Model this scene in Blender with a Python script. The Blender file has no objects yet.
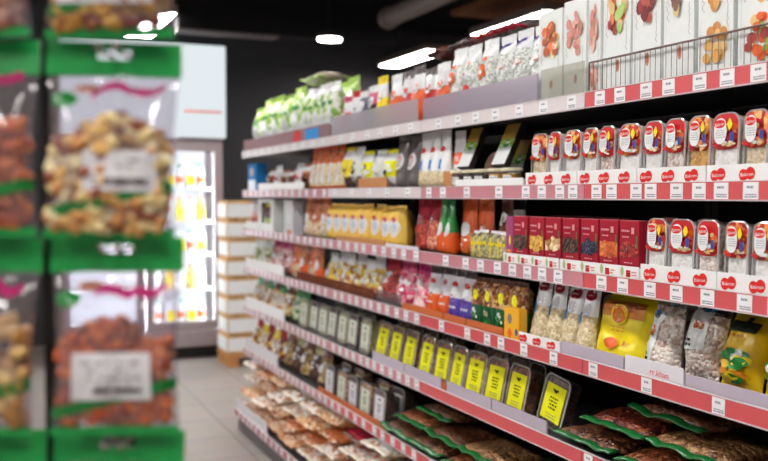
import bpy, bmesh, math, random
from math import sin, cos, tan, atan, pi, radians as R
from mathutils import Vector, Matrix, noise

scene = bpy.context.scene
COL = scene.collection
rnd = random.Random(7)

# ------------------------------------------------------------------ layout of the place (metres)
EYE = 1.48                    # camera height
TH = R(23.64)                 # the camera is turned this far to the right of the aisle direction (+Y)
FPX = 900.0
D = 1.4657                    # the shelf fronts stand in the plane x = D, the run goes along +Y
RAIL_Z = [1.711, 1.467, 1.229, 0.994, 0.744, 0.472, 0.090]   # bottom of each price rail
RAIL_H = 0.042
BASE_OUT = 0.06               # the bottom shelf stands out further into the aisle
TOP = [z + 0.034 for z in RAIL_Z]                            # upper side of each shelf board
BAYS = [(1.0, 2.0), (2.0, 3.0), (3.0, 4.0), (4.0, 5.57)]

def along(px, d=D):
    """distance along the run of the place that shows at column px of the photo, in the plane x = d"""
    return d / tan(TH + atan((px - 384) / FPX))

ORD = ["first", "second", "third", "fourth", "fifth", "sixth", "seventh", "eighth", "ninth", "tenth", "eleventh",
       "twelfth", "thirteenth", "fourteenth", "fifteenth", "sixteenth"]

# ------------------------------------------------------------------ materials
MATS = {}
def lin(c):
    def f(v):
        v /= 255.0
        return v / 12.92 if v <= 0.04045 else ((v + 0.055) / 1.055) ** 2.4
    return (f(c[0]), f(c[1]), f(c[2]), 1.0)

def new_mat(name):
    m = bpy.data.materials.new(name)
    m.use_nodes = True
    nt = m.node_tree
    nt.nodes.clear()
    return m, nt

def plain(name, rgb, rough=0.45, metal=0.0, coat=0.0, var=0.06, scale=40.0, spec=0.5, bump=0.0):
    if name in MATS: return MATS[name]
    m, nt = new_mat(name)
    N, L = nt.nodes, nt.links
    out = N.new('ShaderNodeOutputMaterial'); b = N.new('ShaderNodeBsdfPrincipled')
    tc = N.new('ShaderNodeTexCoord'); no = N.new('ShaderNodeTexNoise'); no.inputs['Scale'].default_value = scale
    L.new(tc.outputs['Object'], no.inputs['Vector'])
    mx = N.new('ShaderNodeMix'); mx.data_type = 'RGBA'
    c = lin(rgb)
    mx.inputs[6].default_value = tuple(min(1, v * (1 - var)) for v in c[:3]) + (1,)
    mx.inputs[7].default_value = tuple(min(1, v * (1 + var)) for v in c[:3]) + (1,)
    L.new(no.outputs['Fac'], mx.inputs[0]); L.new(mx.outputs[2], b.inputs['Base Color'])
    b.inputs['Roughness'].default_value = rough; b.inputs['Metallic'].default_value = metal
    b.inputs['Coat Weight'].default_value = coat; b.inputs['Coat Roughness'].default_value = 0.15
    b.inputs['Specular IOR Level'].default_value = spec
    if bump:
        bp = N.new('ShaderNodeBump'); bp.inputs['Strength'].default_value = bump; bp.inputs['Distance'].default_value = 0.002
        L.new(no.outputs['Fac'], bp.inputs['Height']); L.new(bp.outputs[0], b.inputs['Normal'])
    L.new(b.outputs[0], out.inputs[0])
    MATS[name] = m
    return m

def film(name, rgb):
    return plain(name, rgb, rough=0.3, coat=0.35, var=0.12, scale=25)

def paper(name, rgb):
    return plain(name, rgb, rough=0.6, var=0.04, scale=60, spec=0.3)

def nutty(name, cols, scale=85.0, rough=0.35, bump=0.8):
    """packed nuts, seeds or dried fruit: cells of several colours with rounded relief"""
    if name in MATS: return MATS[name]
    m, nt = new_mat(name)
    N, L = nt.nodes, nt.links
    out = N.new('ShaderNodeOutputMaterial'); b = N.new('ShaderNodeBsdfPrincipled')
    tc = N.new('ShaderNodeTexCoord'); oi = N.new('ShaderNodeObjectInfo')
    ad = N.new('ShaderNodeVectorMath'); ad.operation = 'ADD'
    ml = N.new('ShaderNodeMath'); ml.operation = 'MULTIPLY'; ml.inputs[1].default_value = 7.0
    L.new(oi.outputs['Random'], ml.inputs[0])
    L.new(tc.outputs['Object'], ad.inputs[0]); L.new(ml.outputs[0], ad.inputs[1])
    v = N.new('ShaderNodeTexVoronoi'); v.inputs['Scale'].default_value = scale
    L.new(ad.outputs[0], v.inputs['Vector'])
    sp = N.new('ShaderNodeSeparateColor'); L.new(v.outputs['Color'], sp.inputs[0])
    cr = N.new('ShaderNodeValToRGB'); cr.color_ramp.interpolation = 'CONSTANT'
    els = cr.color_ramp.elements
    while len(els) < len(cols): els.new(0.5)
    for i, c in enumerate(cols):
        els[i].position = i / len(cols); els[i].color = lin(c)
    L.new(sp.outputs[0], cr.inputs[0]); L.new(cr.outputs[0], b.inputs['Base Color'])
    bp = N.new('ShaderNodeBump'); bp.invert = True; bp.inputs['Strength'].default_value = bump
    bp.inputs['Distance'].default_value = 0.6 / scale
    L.new(v.outputs['Distance'], bp.inputs['Height']); L.new(bp.outputs[0], b.inputs['Normal'])
    b.inputs['Roughness'].default_value = rough; b.inputs['Coat Weight'].default_value = 0.3
    L.new(b.outputs[0], out.inputs[0])
    MATS[name] = m
    return m

def clear(name, tint=(245, 245, 248), gloss=0.10, haze=0.06, rough=0.08, haze_rgb=None):
    if name in MATS: return MATS[name]
    m, nt = new_mat(name)
    N, L = nt.nodes, nt.links
    out = N.new('ShaderNodeOutputMaterial')
    tr = N.new('ShaderNodeBsdfTransparent'); tr.inputs[0].default_value = lin(tint)
    gl = N.new('ShaderNodeBsdfGlossy'); gl.inputs['Roughness'].default_value = rough
    df = N.new('ShaderNodeBsdfDiffuse'); df.inputs[0].default_value = lin(haze_rgb or tint)
    lw = N.new('ShaderNodeLayerWeight'); lw.inputs[0].default_value = 0.35
    mm = N.new('ShaderNodeMath'); mm.operation = 'MULTIPLY_ADD'
    mm.inputs[1].default_value = 0.14; mm.inputs[2].default_value = gloss
    mm.use_clamp = True
    L.new(lw.outputs['Facing'], mm.inputs[0])
    m1 = N.new('ShaderNodeMixShader'); m1.inputs[0].default_value = haze
    L.new(tr.outputs[0], m1.inputs[1]); L.new(df.outputs[0], m1.inputs[2])
    m2 = N.new('ShaderNodeMixShader'); L.new(mm.outputs[0], m2.inputs[0])
    L.new(m1.outputs[0], m2.inputs[1]); L.new(gl.outputs[0], m2.inputs[2])
    L.new(m2.outputs[0], out.inputs[0])
    MATS[name] = m
    return m

def glow(name, rgb, strength):
    if name in MATS: return MATS[name]
    m, nt = new_mat(name)
    out = nt.nodes.new('ShaderNodeOutputMaterial'); e = nt.nodes.new('ShaderNodeEmission')
    e.inputs[0].default_value = lin(rgb); e.inputs[1].default_value = strength
    nt.links.new(e.outputs[0], out.inputs[0])
    MATS[name] = m
    return m

def tiles():
    m, nt = new_mat('floor_tiles')
    N, L = nt.nodes, nt.links
    out = N.new('ShaderNodeOutputMaterial'); b = N.new('ShaderNodeBsdfPrincipled')
    tc = N.new('ShaderNodeTexCoord'); br = N.new('ShaderNodeTexBrick')
    br.offset = 0.0; br.inputs['Scale'].default_value = 1.0
    br.inputs['Brick Width'].default_value = 0.45; br.inputs['Row Height'].default_value = 0.45
    br.inputs['Mortar Size'].default_value = 0.004; br.inputs['Mortar Smooth'].default_value = 0.2
    br.inputs['Color1'].default_value = lin((168, 159, 152)); br.inputs['Color2'].default_value = lin((158, 149, 144))
    br.inputs['Mortar'].default_value = lin((92, 84, 80))
    L.new(tc.outputs['Object'], br.inputs['Vector'])
    no = N.new('ShaderNodeTexNoise'); no.inputs['Scale'].default_value = 6; L.new(tc.outputs['Object'], no.inputs['Vector'])
    mx = N.new('ShaderNodeMix'); mx.data_type = 'RGBA'; mx.blend_type = 'MULTIPLY'; mx.inputs[0].default_value = 0.25
    L.new(br.outputs['Color'], mx.inputs[6]); L.new(no.outputs['Color'], mx.inputs[7])
    L.new(mx.outputs[2], b.inputs['Base Color']); b.inputs['Roughness'].default_value = 0.38
    L.new(b.outputs[0], out.inputs[0])
    return m

WHITE = paper('white_card', (236, 238, 238))
COOLW = film('white_film', (232, 236, 238))
KRAFT = paper('kraft_card', (190, 132, 84))
KRAFT2 = paper('orange_kraft_card', (196, 104, 56))
MAUVE = paper('mauve_card', (186, 176, 190))
PALE = paper('pale_card', (222, 220, 226))
RED = film('label_red', (206, 32, 34))
DRED = paper('carton_crimson', (168, 26, 50))
LOGO = paper('logo_red', (222, 40, 34))
YEL = film('label_yellow', (255, 226, 4))
ACID = paper('label_acid_yellow', (240, 240, 6))
ORANGE = film('label_orange', (236, 98, 30))
BLUE = film('label_blue', (36, 70, 160))
SKY = paper('sticker_sky_blue', (40, 140, 214))
NAVY = film('film_navy', (36, 34, 78))
GREEN = film('film_green', (28, 140, 60))
LEAF = film('film_leaf_green', (162, 200, 84))
DGREEN = film('film_dark_green', (22, 92, 52))
PINK = film('film_pink', (214, 66, 120))
MAGENTA = film('film_magenta', (206, 30, 120))
PURPLE = film('film_violet', (88, 62, 168))
INK = paper('ink_black', (38, 34, 34))
GREY_INK = paper('ink_grey', (128, 128, 134))
BROWN = film('film_brown', (112, 66, 46))
SMOKE = film('film_smoke', (92, 84, 86))
DARK = plain('black_metal', (24, 24, 26), rough=0.5)
CLEAR = clear('clear_plastic', (253, 253, 254), gloss=0.06, haze=0.04)
RIM = clear('clear_plastic_rim', (240, 238, 240), gloss=0.14, haze=0.42, haze_rgb=(250, 248, 250))
FILMC = clear('clear_bag_film', (248, 246, 250), gloss=0.09, haze=0.10, rough=0.15)
HAZY = clear('hazy_plastic', (226, 222, 230), gloss=0.10, haze=0.36, rough=0.2, haze_rgb=(226, 222, 230))
SMOKY = clear('violet_grey_plastic', (206, 198, 212), gloss=0.08, haze=0.34, rough=0.2, haze_rgb=(226, 214, 228))

N_CASHEW = nutty('cashews', [(236, 206, 150), (224, 180, 112), (240, 216, 170), (196, 140, 84)], 60)
N_PEANUT = nutty('peanuts', [(206, 112, 50), (188, 92, 40), (222, 136, 66), (160, 70, 34)], 75)
N_MIX = nutty('nut_mix', [(200, 140, 80), (150, 84, 46), (226, 186, 128), (110, 58, 36)], 80)
N_DARK = nutty('dark_raisins', [(62, 36, 30), (84, 46, 34), (40, 24, 24), (104, 62, 42)], 95)
N_BROWN = nutty('brown_almonds', [(150, 88, 52), (128, 70, 40), (172, 108, 66), (96, 52, 32)], 85)
N_WHITE = nutty('white_beans', [(236, 224, 212), (220, 204, 194), (242, 234, 226), (200, 172, 160)], 105, bump=1.0)
N_SEED = nutty('grey_seeds', [(206, 208, 198), (150, 152, 146), (228, 230, 224), (112, 112, 110)], 190, bump=0.4)
N_OAT = nutty('pale_flakes', [(224, 206, 164), (206, 184, 140), (236, 224, 192)], 130)
N_YEL = nutty('golden_raisins', [(226, 170, 50), (206, 142, 40), (238, 196, 90)], 95)
N_RED = nutty('red_berries', [(186, 48, 38), (158, 34, 34), (210, 78, 48), (120, 24, 30)], 95)
N_APRI = nutty('apricots', [(226, 104, 40), (204, 80, 34), (238, 136, 60)], 60)
N_FRUIT = nutty('fruit_collage', [(196, 34, 36), (226, 120, 50), (216, 60, 40), (238, 190, 120), (150, 34, 40), (232, 150, 70)], 75, bump=0.1)
N_PALEGR = nutty('pumpkin_seeds', [(176, 170, 120), (150, 150, 96), (206, 196, 150)], 120)
N_CREAM = nutty('coconut_flakes', [(248, 247, 244), (238, 236, 230), (252, 252, 250)], 120, bump=0.5)
N_BISC = nutty('pale_biscuits', [(214, 150, 92), (234, 190, 140), (240, 222, 196), (190, 110, 62)], 55)

# ------------------------------------------------------------------ mesh helpers
_text = {}
def text_tris(s):
    if s in _text: return _text[s]
    cu = bpy.data.curves.new('t', 'FONT'); cu.body = s; cu.resolution_u = 3
    o = bpy.data.objects.new('t', cu); COL.objects.link(o)
    dg = bpy.context.evaluated_depsgraph_get(); dg.update()
    ev = o.evaluated_get(dg); me = ev.to_mesh(); me.calc_loop_triangles()
    vs = [(v.co.x, v.co.y) for v in me.vertices]
    ts = [tuple(t.vertices) for t in me.loop_triangles]
    ev.to_mesh_clear()
    bpy.data.objects.remove(o); bpy.data.curves.remove(cu)
    x0 = min(v[0] for v in vs); x1 = max(v[0] for v in vs); y0 = min(v[1] for v in vs); y1 = max(v[1] for v in vs)
    w = x1 - x0
    vs = [((x - (x0 + x1) / 2) / w, (y - (y0 + y1) / 2) / w) for x, y in vs]
    _text[s] = (vs, ts)
    return _text[s]

class MB:
    """collects faces of several materials and links them as ONE mesh object"""
    def __init__(s): s.v = []; s.f = []; s.m = []; s.mats = []; s.lay = 0; s.base = 0.0005
    def slot(s, mat):
        if mat not in s.mats: s.mats.append(mat)
        return s.mats.index(mat)
    def add(s, vs, fs, mat):
        b = len(s.v); k = s.slot(mat)
        s.v.extend(Vector(p) for p in vs)
        for f in fs: s.f.append(tuple(b + i for i in f)); s.m.append(k)
    def box(s, x0, x1, y0, y1, z0, z1, mat, M=None):
        vs = [Vector((x, y, z)) for z in (z0, z1) for y in (y0, y1) for x in (x0, x1)]
        if M: vs = [M @ v for v in vs]
        s.add(vs, [(0, 2, 3, 1), (4, 5, 7, 6), (0, 1, 5, 4), (2, 6, 7, 3), (0, 4, 6, 2), (1, 3, 7, 5)], mat)
    def tube(s, pts, r, mat, n=8):
        pts = [Vector(p) for p in pts]; vs = []; fs = []
        for i, p in enumerate(pts):
            t = (pts[min(i + 1, len(pts) - 1)] - pts[max(i - 1, 0)]).normalized()
            a = t.orthogonal().normalized(); b = t.cross(a)
            rr = r[i] if isinstance(r, (list, tuple)) else r
            for k in range(n):
                q = 2 * pi * k / n
                vs.append(p + a * rr * cos(q) + b * rr * sin(q))
        for i in range(len(pts) - 1):
            for k in range(n):
                fs.append((i * n + k, i * n + (k + 1) % n, (i + 1) * n + (k + 1) % n, (i + 1) * n + k))
        fs.append(tuple(range(n - 1, -1, -1))); fs.append(tuple((len(pts) - 1) * n + k for k in range(n)))
        s.add(vs, fs, mat)
    def lathe(s, prof, mat, n=20, c=(0, 0, 0)):
        vs = []; fs = []
        for r, z in prof:
            for k in range(n):
                q = 2 * pi * k / n; vs.append((c[0] + r * cos(q), c[1] + r * sin(q), c[2] + z))
        for i in range(len(prof) - 1):
            for k in range(n):
                fs.append((i * n + k, i * n + (k + 1) % n, (i + 1) * n + (k + 1) % n, (i + 1) * n + k))
        fs.append(tuple(range(n - 1, -1, -1))); fs.append(tuple((len(prof) - 1) * n + k for k in range(n)))
        s.add(vs, fs, mat)
    def loft(s, loops, mat, caps=(True, True)):
        n = len(loops[0]); vs = [p for l in loops for p in l]; fs = []
        for i in range(len(loops) - 1):
            for k in range(n):
                fs.append((i * n + k, i * n + (k + 1) % n, (i + 1) * n + (k + 1) % n, (i + 1) * n + k))
        if caps[0]: fs.append(tuple(range(n - 1, -1, -1)))
        if caps[1]: fs.append(tuple((len(loops) - 1) * n + k for k in range(n)))
        s.add(vs, fs, mat)
    # decals follow a surface S(u, v, offset)
    def off(s): s.lay += 1; return s.base + 0.00022 * s.lay
    def rect(s, S, u0, u1, v0, v1, mat, nu=6, nv=6, skew=0.0):
        o = s.off(); vs = []; fs = []
        for j in range(nv + 1):
            for i in range(nu + 1):
                u = u0 + (u1 - u0) * i / nu; v = v0 + (v1 - v0) * j / nv
                vs.append(S(u, v + skew * (i / nu), o))
        for j in range(nv):
            for i in range(nu):
                a = j * (nu + 1) + i; fs.append((a, a + 1, a + nu + 2, a + nu + 1))
        s.add(vs, fs, mat)
    def ellipse(s, S, uc, vc, ru, rv, mat, n=20, rings=3, p=2.0, rot=0.0, lay=True):
        o = s.off() if lay else s.base + 0.00022 * s.lay
        vs = [S(uc, vc, o)]; fs = []
        for k in range(1, rings + 1):
            for i in range(n):
                q = 2 * pi * i / n
                c = math.copysign(abs(cos(q)) ** (2 / p), cos(q)); d = math.copysign(abs(sin(q)) ** (2 / p), sin(q))
                c, d = c * cos(rot) - d * sin(rot), c * sin(rot) + d * cos(rot)
                vs.append(S(uc + ru * c * k / rings, vc + rv * d * k / rings, o))
        for i in range(n): fs.append((0, 1 + i, 1 + (i + 1) % n))
        for k in range(rings - 1):
            for i in range(n):
                a = 1 + k * n + i; b = 1 + k * n + (i + 1) % n
                fs.append((a, a + n, b + n, b))
        s.add(vs, fs, mat)
    def text(s, S, txt, uc, vc, wu, asp, mat, rot=0.0):
        """wu: width in u; asp: u-to-v conversion (half width / height)"""
        vs, ts = text_tris(txt); o = s.off(); P = []
        for x, y in vs:
            x, y = x * cos(rot) - y * sin(rot), x * sin(rot) + y * cos(rot)
            P.append(S(uc + x * wu, vc + y * wu * asp, o))
        s.add(P, ts, mat)
    def blobs(s, S, uc, vc, ru, rv, n, mats, seed, size=0.28, asp=1.0):
        q = random.Random(seed)
        for k in range(n):
            a = q.uniform(0, 2 * pi); r = math.sqrt(q.random())
            z = size * q.uniform(0.6, 1.2)
            s.ellipse(S, uc + ru * r * cos(a), vc + rv * r * sin(a), ru * z * 1.3, rv * z, q.choice(mats), n=10, rings=1, rot=q.uniform(0, 3))
    def lines(s, S, u0, u1, v0, v1, n, mat, seed=1, fill=0.5):
        """rows of print too small to read"""
        q = random.Random(seed); h = (v1 - v0) / n
        for k in range(n):
            v = v1 - (k + 0.5) * h; u = u0 + q.uniform(0, 0.15) * (u1 - u0)
            while u < u1 - 0.04:
                w = min(q.uniform(0.06, 0.22), u1 - u)
                s.lay -= 1
                s.rect(S, u, u + w, v - h * fill / 2, v + h * fill / 2, mat, 1, 1)
                u += w + 0.05
        s.lay += 1
    def squiggle(s, S, u, v0, v1, amp, mat, turns=7, th=0.012):
        """a line of handwritten-looking lettering that runs up the pack"""
        o = s.off(); n = turns * 8; vs = []; fs = []
        for i in range(n + 1):
            t = i / n; a = amp * sin(t * turns * 2 * pi) * (0.6 + 0.4 * sin(t * 9)); v = v0 + (v1 - v0) * t + 0.006 * cos(t * turns * 2 * pi)
            vs += [S(u + a - th, v, o), S(u + a + th, v, o)]
        for i in range(n): fs.append((2 * i, 2 * i + 1, 2 * i + 3, 2 * i + 2))
        s.add(vs, fs, mat)
    def heart(s, S, uc, vc, ru, rv, txt='Bakron', ink=None, red=None, asp=1.0):
        red = red or LOGO; ink = ink or WHITE
        s.ellipse(S, uc - ru * 0.46, vc - rv * 0.10, ru * 0.56, rv * 0.82, red, n=18, rings=2)
        s.ellipse(S, uc + ru * 0.42, vc + rv * 0.12, ru * 0.60, rv * 0.86, red, n=18, rings=2, lay=False)
        s.rect(S, uc - ru * 0.5, uc + ru * 0.5, vc - rv * 0.62, vc + rv * 0.6, red, 2, 2)
        s.text(S, txt, uc, vc - rv * 0.02, ru * 1.6, asp, ink, rot=0.05)
    def build(s, name, parent=None, smooth=False, kind=None):
        me = bpy.data.meshes.new(name)
        me.from_pydata([tuple(v) for v in s.v], [], s.f)
        for m in s.mats: me.materials.append(m)
        me.polygons.foreach_set('material_index', s.m)
        if smooth: me.polygons.foreach_set('use_smooth', [True] * len(me.polygons))
        me.update()
        o = bpy.data.objects.new(name, me); COL.objects.link(o)
        if parent: o.parent = parent
        if kind: o['kind'] = kind
        return o

def bevel(o, w=0.003, seg=2):
    md = o.modifiers.new('bevel', 'BEVEL'); md.width = w; md.segments = seg; md.limit_method = 'ANGLE'
    return o

def tag(o, label, cat, group=None):
    o['label'] = label; o['category'] = cat
    if group: o['group'] = group
    return o

def empty(name, loc=(0, 0, 0), rz=0.0):
    o = bpy.data.objects.new(name, None); o.empty_display_size = 0.05; COL.objects.link(o)
    o.location = loc; o.rotation_euler = (0, 0, rz)
    return o

def dup(root):
    r = root.copy(); COL.objects.link(r)
    for ch in list(root.children):
        c = ch.copy(); COL.objects.link(c); c.parent = r
        for g in list(ch.children):
            d = g.copy(); COL.objects.link(d); d.parent = c
    return r

def structure(o): o['kind'] = 'structure'; return o

# ------------------------------------------------------------------ packs. Local frame: front faces -Y (front at y >= 0), width along X, z up
def bag_fn(w, h, d, style, seed, wr=0.035):
    amp = wr * d
    def half(v):
        x = w / 2
        if style == 'gather':
            t = max(0.0, 1 - abs(v - 0.80) / 0.16); return x * (1 - 0.55 * t ** 1.5)
        if style in ('pillow', 'sack'): return x * (1 - 0.07 * sin(pi * v))
        if style == 'block': return x
        return x * (1 - 0.05 * sin(pi * v))
    def prof(v):
        if style in ('pillow', 'sack'):
            t = min(1, max(0, (v - 0.05) / 0.86)); return max(0.0, sin(pi * t)) ** (0.6 if style == 'pillow' else 0.45)
        if style == 'block':
            a = min(1, v / 0.04) ** 0.5; b = 1 if v < 0.80 else max(0.0, 1 - (v - 0.80) / 0.13); return a * b ** 0.7
        if style == 'gather':
            a = min(1, v / 0.08) ** 0.5
            return a * (1 if v < 0.4 else max(0.16, 1 - (v - 0.4) / 0.45)) if v < 0.86 else 0.18
        a = min(1, v / 0.07) ** 0.5                      # stand-up pouch, deep at the foot
        return a * max(0.0, 1 - (v / 0.91) ** 1.7)
    pw = 7.0 if style in ('block', 'sack') else 2.4
    def S(u, v, o=0.0, side=-1):
        u = max(-1, min(1, u)); v = max(0, min(1, v))
        T = 0.0008 + d / 2 * (1 - abs(u) ** pw) ** 0.6 * prof(v)
        n = noise.noise(Vector((u * 2.2 + seed * 3.1, v * 4.5 + side * 5, seed * 1.7)))
        n2 = noise.noise(Vector((u * 5 + seed, v * 9 + side * 3, seed * 2.7)))
        e = (1 - u * u) * min(1, v * 6)
        y = d / 2 + amp + side * (T + o) + amp * (n + 0.6 * n2) * e + 0.012 * w * n * (1 if v > 0.85 else 0.2)
        return Vector((u * half(v), max(0.0, y - 0.0) if False else y, v * h))
    return S

def make_bag(name, w, h, d, style='pouch', zones=((1.0, 'COOLW'),), decals=None, seed=1, seal=None, nu=12, nv=18, vs=0.91, wr=0.05, film_over=False):
    S = bag_fn(w, h, d, style, seed, wr)
    def grid(mb, v0, v1, nv, pick):
        for side in (-1, 1):
            vs_ = [S(-1 + 2 * i / nu, v0 + (v1 - v0) * j / nv, 0.0, side) for j in range(nv + 1) for i in range(nu + 1)]
            for j in range(nv):
                m = pick(v0 + (v1 - v0) * (j + 0.5) / nv)
                fs = []
                for i in range(nu):
                    a = j * (nu + 1) + i
                    q = (a, a + 1, a + nu + 2, a + nu + 1)
                    fs.append(q if side < 0 else q[::-1])
                used = sorted({k for f in fs for k in f}); ix = {k: n for n, k in enumerate(used)}
                mb.add([vs_[k] for k in used], [tuple(ix[k] for k in f) for f in fs], m)
    def pick(v):
        for vm, m in zones:
            if v <= vm: return m
        return zones[-1][1]
    mb = MB(); grid(mb, 0.0, vs, nv, pick)
    root = mb.build(name, smooth=True)
    bm = bmesh.new(); bm.from_mesh(root.data); bmesh.ops.remove_doubles(bm, verts=bm.verts, dist=1e-6); bm.to_mesh(root.data); bm.free()
    ms = MB(); sm = seal or zones[-1][1]
    grid(ms, vs, 1.0, 3, lambda v: sm)
    ms.build('top_seal', root)
    for nm, f in (decals if isinstance(decals, list) else [('label', decals)] if decals else []):
        ml = MB(); ml.base = 0.0006 + 0.022 * d * wr / 0.1; f(ml, S); ml.build(nm, root, smooth=True)
    return root

def plane_S(w, h, y=0.0):
    return lambda u, v, o=0.0: Vector((u * w / 2, y - o, v * h))

def make_carton(name, w, h, d, mat, decals=None, side=None, bev=0.0015, flap=True):
    mb = MB(); mb.box(-w / 2, w / 2, 0, d, 0, h, mat)
    root = bevel(mb.build(name), bev, 2)
    if flap:
        mf = MB(); mf.box(-w / 2 + 0.002, w / 2 - 0.002, 0.002, d - 0.002, h, h + 0.0012, side or mat); mf.build('top_flap', root)
    if decals:
        for nm, f in (decals if isinstance(decals, list) else [('label', decals)]):
            ml = MB(); f(ml, plane_S(w, h)); ml.build(nm, root)
    return root

def rr(w, h, r, y, n=5, cz=None):
    """rounded rectangle in the XZ plane"""
    cz = h / 2 if cz is None else cz; P = []
    for sx, sz, a0 in ((1, 1, 0), (-1, 1, 90), (-1, -1, 180), (1, -1, 270)):
        for k in range(n + 1):
            a = R(a0 + 90 * k / n)
            P.append(Vector((sx * (w / 2 - r) + r * cos(a), y, cz + sz * (h / 2 - r) + r * sin(a))))
    return P

def make_tub(name, w, h, d, content, decals, fill=1.0, round_=0.32, rim=0.0032):
    """clear plastic tub with a flanged rim that stands on its edge, lid towards the aisle"""
    r = w * round_
    mb = MB()
    mb.loft([rr(w, h, r, 0.0), rr(w, h, r, 0.002)], RIM, (False, False))
    mb.loft([rr(w, h, r, 0.0), rr(w - 2 * rim, h - 2 * rim, r - rim, -0.0015, cz=h / 2), rr(w - 2.6 * rim, h - 2.6 * rim, r - rim, 0.001, cz=h / 2)], RIM, (False, False))
    mb.loft([rr(w, h, r, 0.002), rr(w - 2 * rim, h - 2 * rim, r - rim, 0.003, cz=h / 2), rr(w * 0.86, h * 0.92, r * 0.8, d * 0.9, cz=h / 2), rr(w * 0.78, h * 0.86, r * 0.7, d, cz=h / 2)], CLEAR, (False, True))
    root = mb.build(name, smooth=False)
    ml = MB(); ml.loft([rr(w - 2.6 * rim, h - 2.6 * rim, r - rim, 0.0012, cz=h / 2), rr(w - 2.8 * rim, h - 2.8 * rim, r - rim, 0.0010, cz=h / 2)], CLEAR, (False, True))
    ml.build('lid', root)
    mc = MB(); k = w - 3.4 * rim
    hh = (h - 3.4 * rim) * fill; c = 1.7 * rim + hh / 2
    mc.loft([rr(k * 0.9, hh * 0.96, r * 0.6, 0.0032, cz=c), rr(k, hh, r * 0.7, 0.007, cz=c), rr(w * 0.80, hh * 0.97, r * 0.7, d * 0.85, cz=c), rr(w * 0.70, hh * 0.9, r * 0.6, d * 0.95, cz=c)], content, (True, True))
    mc.build('contents', root)
    if decals:
        md = MB(); decals(md, plane_S(w, h, 0.0006)); md.build('label', root)
    return root

def make_tray(name, w, dep, hf, mat, decals=None, hs=None, hb=0.03, t=0.002, notch=0.0):
    """display tray front: printed lip folded under the packs and at its two ends"""
    hs = hs or hf * 0.6
    mb = MB()
    dep = 0.0065                                 # the card only folds under the first row of packs
    mb.box(-w / 2, w / 2, 0, dep, 0, t, mat)
    root = mb.build(name)
    f = MB(); f.box(-w / 2, w / 2, 0, t, t, hf, mat); bevel(f.build('front_lip', root), 0.0008, 1)
    sd = MB()
    sd.box(-w / 2, -w / 2 + t, t, dep, t, hf * 0.9, mat); sd.build('side_fold', root)
    sd = MB(); sd.box(w / 2 - t, w / 2, t, dep, t, hf * 0.9, mat); sd.build('side_fold', root)
    if decals:
        for f in (decals if isinstance(decals, list) else [decals]):
            ml = MB(); f(ml, plane_S(w, hf)); ml.build('printed_logo', root)
    return root

# ------------------------------------------------------------------ placing packs
def top_of(o):
    return max(v.co.z for c in [o] + list(o.children) if c.type == 'MESH' for v in c.data.vertices)

def put(o, shelf, s, back=0.03, lean=0.0, roll=0.0, yaw=0.0, dz=0.0, depth=0.05, width=0.08, z=None):
    """stands a pack on a shelf: its lowest point touches the board (or dz above it), its top stays under the next board"""
    o.rotation_euler = (-lean, roll, -pi / 2 + yaw)
    M = o.rotation_euler.to_matrix()
    pts = [v.co + (c.location if c is not o else Vector()) for c in [o] + list(o.children) if c.type == 'MESH' for v in c.data.vertices]
    pts += [v.co + c.location + g.location for c in o.children for g in c.children if g.type == 'MESH' for v in g.data.vertices]
    zs = o.scale.z
    for _ in range(6):
        q = [(M @ Vector((p.x, p.y, p.z * zs))).z for p in pts]
        lo, hi = min(q), max(q)
        if shelf == 0 or hi - lo < TOP[shelf - 1] - 0.022 - TOP[shelf] - 0.004 - dz: break
        zs *= 0.96 * (TOP[shelf - 1] - 0.022 - TOP[shelf] - 0.004 - dz) / (hi - lo) if _ else (TOP[shelf - 1] - 0.022 - TOP[shelf] - 0.006 - dz) / (hi - lo)
    o.scale.z = zs
    o.location = (D + back, s, (TOP[shelf] if z is None else z) + 0.0012 + dz - lo)
    return o

def row(shelf, px0, px1, n, makers, label, cat, group, back=0.03, lean=0.0, dz=0.0, depth=0.05, gap=0.95, jit=0.012, roll=0.02, yaw=0.05, hj=0.03, one=None, sub=None):
    """n packs in one row between two columns of the photo; makers get the pitch and build one pack of each kind"""
    d = D + back
    s0, s1 = along(px0, d), along(px1, d)
    pitch = (s0 - s1) / n
    protos = {}
    for i in range(n):
        k = i % len(makers)
        if k not in protos:
            o = protos[k] = makers[k](pitch * gap)
        else:
            o = dup(protos[k])
        if sub: L = sub[i] if i < len(sub) else label.format(n=ORD[i])
        else: L = label.format(n=ORD[i])
        tag(o, L, cat, group)
        a = rnd.uniform(-1, 1)
        o.scale = (1, 1, 1 + hj * rnd.uniform(-1, 1))
        put(o, shelf, s0 - (i + 0.5) * pitch + rnd.uniform(-1, 1) * pitch * (1 - gap) * 0.3, back + rnd.uniform(0, jit), lean + (rnd.uniform(-0.02, 0.02) if lean else 0), roll * rnd.uniform(-1, 1), yaw * a * (1 - gap) * 4, dz)
    return pitch

def tray(shelf, px0, px1, hf, mat, label, dep=0.2, back=0.008, decals=None, name='display_tray', group=None, hs=None, cat='tray', dz=0.0):
    d = D + back
    s0, s1 = along(px0, d), along(px1, d)
    w = s0 - s1 - 0.003
    o = make_tray(name, w, dep, hf, mat, decals(w) if decals else None, hs)
    tag(o, label, cat, group); put(o, shelf, (s0 + s1) / 2, back, dz=dz, depth=0)
    return o

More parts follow.
